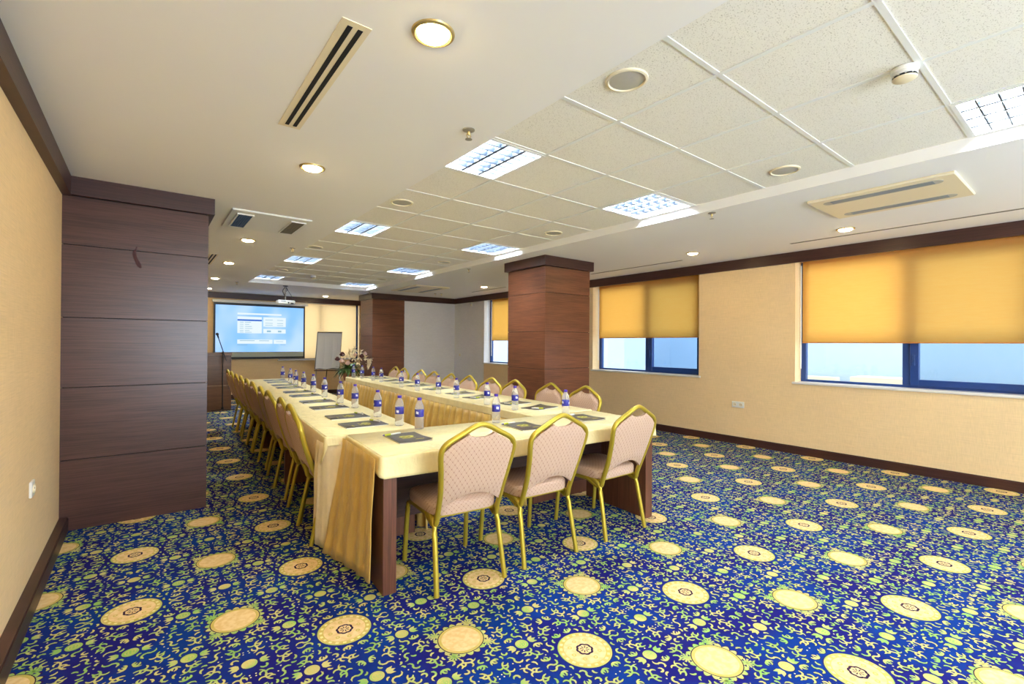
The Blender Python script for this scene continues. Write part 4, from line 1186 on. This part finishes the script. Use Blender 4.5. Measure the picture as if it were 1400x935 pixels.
# flower arrangement on a pedestal
pd = thing('pedestal', 'brown wooden pedestal under the flower arrangement, behind the right row', 'pedestal', (3.27, 9.55, 0))
MB().box(-0.15, 0.15, -0.15, 0.15, 0, 0.03).box(-0.11, 0.11, -0.11, 0.11, 0.03, 0.54).build('column', M['wood'], pd)
MB().box(-0.16, 0.16, -0.16, 0.16, 0.54, 0.57, 0.004).build('top', M['wood'], pd)
o = thing('flower_arrangement', 'large arrangement of cream and dark flowers in a brown pot with gold bow', 'flowers', (3.27, 9.55, 0.57))
MB().lathe([(0.10, 0), (0.11, 0.02), (0.155, 0.24), (0.17, 0.25), (0.17, 0.27), (0.15, 0.27), (0.14, 0.22)], 24).build('pot', M['copper'], o, 40)
b = MB()
for s in (-1, 1):
    pts = catmull([(0, -0.165, 0.20), (s*0.06, -0.19, 0.25), (s*0.10, -0.18, 0.20), (s*0.05, -0.18, 0.17), (0, -0.165, 0.19)], 5); b.tube(pts, 0.015, 6, ry=0.003)
    b.tube(catmull([(0, -0.165, 0.19), (s*0.03, -0.175, 0.12), (s*0.05, -0.165, 0.04)], 5), 0.014, 6, ry=0.003)
b.build('bow', M['bow'], o, 60)
rf = random.Random(5)
b = MB()
def leaf(b, p, d, L, w, droop=0.4, seg=5):
    d = Vector(d).normalized(); side = d.cross(Vector((0, 0, 1))); side = side.normalized() if side.length > 0.01 else Vector((1, 0, 0))
    upv = side.cross(d).normalized(); p = Vector(p); A_ = []; B_ = []
    for i in range(seg+1):
        t = i/seg; c_ = p + d*L*t - Vector((0, 0, 1))*droop*L*t*t; ww = w*math.sin(PI*min(0.97, 0.08+t*0.9))
        A_.append((c_ + side*ww + upv*ww*0.3)[:]); B_.append((c_ - side*ww + upv*ww*0.3)[:])
    b.loft([A_, [tuple((Vector(x)+Vector(y))/2 - upv*w*0.15) for x, y in zip(A_, B_)], B_], cap=False, closed=False)
for k in range(150):
    a = rf.uniform(0, 2*PI); e = rf.uniform(-0.35, 1.2)
    d = (math.cos(a)*math.cos(e), math.sin(a)*math.cos(e), math.sin(e))
    leaf(b, (0.08*math.cos(a), 0.08*math.sin(a), 0.27), d, rf.uniform(0.16, 0.30), rf.uniform(0.012, 0.026), rf.uniform(0.2, 0.7))
for k in range(5): leaf(b, (0.02*k, 0, 0.5), (rf.uniform(-0.2, 0.4), rf.uniform(-0.2, 0.2), 1), rf.uniform(0.14, 0.24), 0.008, 0.05)
b.build('foliage', M['leaf'], o, 60)
def lily(p, d, s, mat):
    b = MB(); d = Vector(d).normalized(); u = d.orthogonal().normalized(); v = d.cross(u)
    for i in range(6):
        a = 2*PI*i/6; dd = d*0.55 + (u*math.cos(a)+v*math.sin(a)); leaf(b, p, dd, s, s*0.22, 0.25, 5)
    b.tube([Vector(p)-d*0.05, Vector(p)+d*0.03], 0.006, 6); return b.build('lily', mat, o, 60)
def rose(p, s, mat):
    b = MB(); p = Vector(p)
    for k in range(4):
        r = s*(1-0.2*k); z = 0.25*s*k; n = 14
        b.loft([[(p.x+r*q*(1+0.08*math.sin(3*2*PI*i/n+k))*math.cos(2*PI*i/n+k), p.y+r*q*math.sin(2*PI*i/n+k), p.z+z+h*s) for i in range(n)] for q, h in ((0.3, -0.5), (0.85, -0.2), (1.0, 0.15), (0.92, 0.4))], cap=False)
    b.lathe([(s*0.3, -0.5*s), (s*0.3, 0.7*s)], 8, c=p); return b.build('rose', mat, o, 60)
for (x, z, y_) in ((-0.02, 0.62, -0.05), (0.12, 0.50, -0.16), (0.20, 0.60, -0.05), (0.0, 0.48, -0.2), (0.27, 0.48, -0.12), (-0.1, 0.54, -0.12), (0.10, 0.66, 0.02), (0.08, 0.40, -0.22)):
    lily((x, y_, z), (x*1.2, -0.8, 0.5), rf.uniform(0.085, 0.115), M['petal'])
for (x, z, y_) in ((0.34, 0.44, -0.08), (0.37, 0.40, -0.05), (0.33, 0.36, -0.1), (0.40, 0.45, -0.02)):
    lily((x, y_, z), (1.0, -0.3, -0.5), 0.10, M['petal'])
for (x, z, y_, s, mt) in ((-0.20, 0.42, -0.12, 0.055, 'petal_pink'), (-0.11, 0.38, -0.2, 0.055, 'petal_pink'), (0.29, 0.56, -0.05, 0.05, 'petal_pink'), (-0.16, 0.55, -0.02, 0.055, 'petal_dark'), (-0.02, 0.43, -0.19, 0.05, 'petal_dark'), (0.17, 0.52, -0.2, 0.05, 'petal_dark'), (-0.25, 0.46, 0.0, 0.05, 'petal_dark'), (0.05, 0.55, -0.17, 0.04, 'petal_pink')):
    rose((x, y_, z), s, M[mt])

# ------------------------------------------------------------------ light
w = bpy.data.worlds.new('sky'); sc.world = w; w.use_nodes = True
bg_ = w.node_tree.nodes['Background']; bg_.inputs[0].default_value = (0.80, 0.90, 1.0, 1); bg_.inputs[1].default_value = 2.0
def portal(loc, rot, sx, sy):
    l = bpy.data.lights.new('daylight_portal', 'AREA'); l.shape = 'RECTANGLE'; l.size = sx; l.size_y = sy; l.cycles.is_portal = True
    p = bpy.data.objects.new('daylight_portal', l); col.objects.link(p); p.location = loc; p.rotation_euler = rot
for y0, y1 in (W0, W1, W2, W3): portal((XR+0.26, (y0+y1)/2, (HS+HW)/2), (0, PI/2, 0), HW-HS, y1-y0)
portal((3.69, YS+0.26, (0.92+HW)/2), (-PI/2, 0, 0), 2.06, HW-0.92)
# daylight lamps added in the unseen back windows, tilted up to brighten the ceiling
for x_, w_, e_ in ((1.4, 2.25, 122), (4.5, 2.45, 68)):
    l = bpy.data.lights.new('window_daylight', 'AREA'); l.shape = 'RECTANGLE'; l.size = w_; l.size_y = 1.65
    l.energy = e_; l.color = (0.72, 0.86, 1.0)
    p = bpy.data.objects.new('window_daylight', l); col.objects.link(p); p.location = (x_, YB-0.02, 1.45); p.rotation_euler = (math.radians(90+28), 0, 0)

# ------------------------------------------------------------------ camera
f, yaw, pitch, roll = 642.822, 0.661474, 0.0041869, 0.0061236
cam = bpy.data.cameras.new('camera'); co = bpy.data.objects.new('camera', cam); col.objects.link(co)
cam.sensor_fit = 'HORIZONTAL'; cam.sensor_width = 36.0; cam.lens = f/1400*36.0; cam.clip_start = 0.05; cam.clip_end = 200
sy_, cy_, sp, cp = math.sin(yaw), math.cos(yaw), math.sin(pitch), math.cos(pitch)
Fv = Vector((sy_*cp, cy_*cp, sp)); r_ = Vector((cy_, -sy_, 0)); u_ = Vector((-sy_*sp, -cy_*sp, cp))
Rt = r_*math.cos(roll) + u_*math.sin(roll); Up = -r_*math.sin(roll) + u_*math.cos(roll)
mat = Matrix((Rt, Up, -Fv)).transposed().to_4x4(); mat.translation = Vector((0, 0, 1.3619))
co.matrix_world = mat
sc.camera = co
sc.view_settings.view_transform = 'Standard'; sc.view_settings.look = 'None'
sc.view_settings.gamma = 1.0; sc.view_settings.exposure = 0.95; sc.view_settings.use_curve_mapping = False
sc.cycles.use_denoising = True
sc.cycles.max_bounces = 9; sc.cycles.diffuse_bounces = 5; sc.cycles.transparent_max_bounces = 12
sc.cycles.sample_clamp_indirect = 8.0
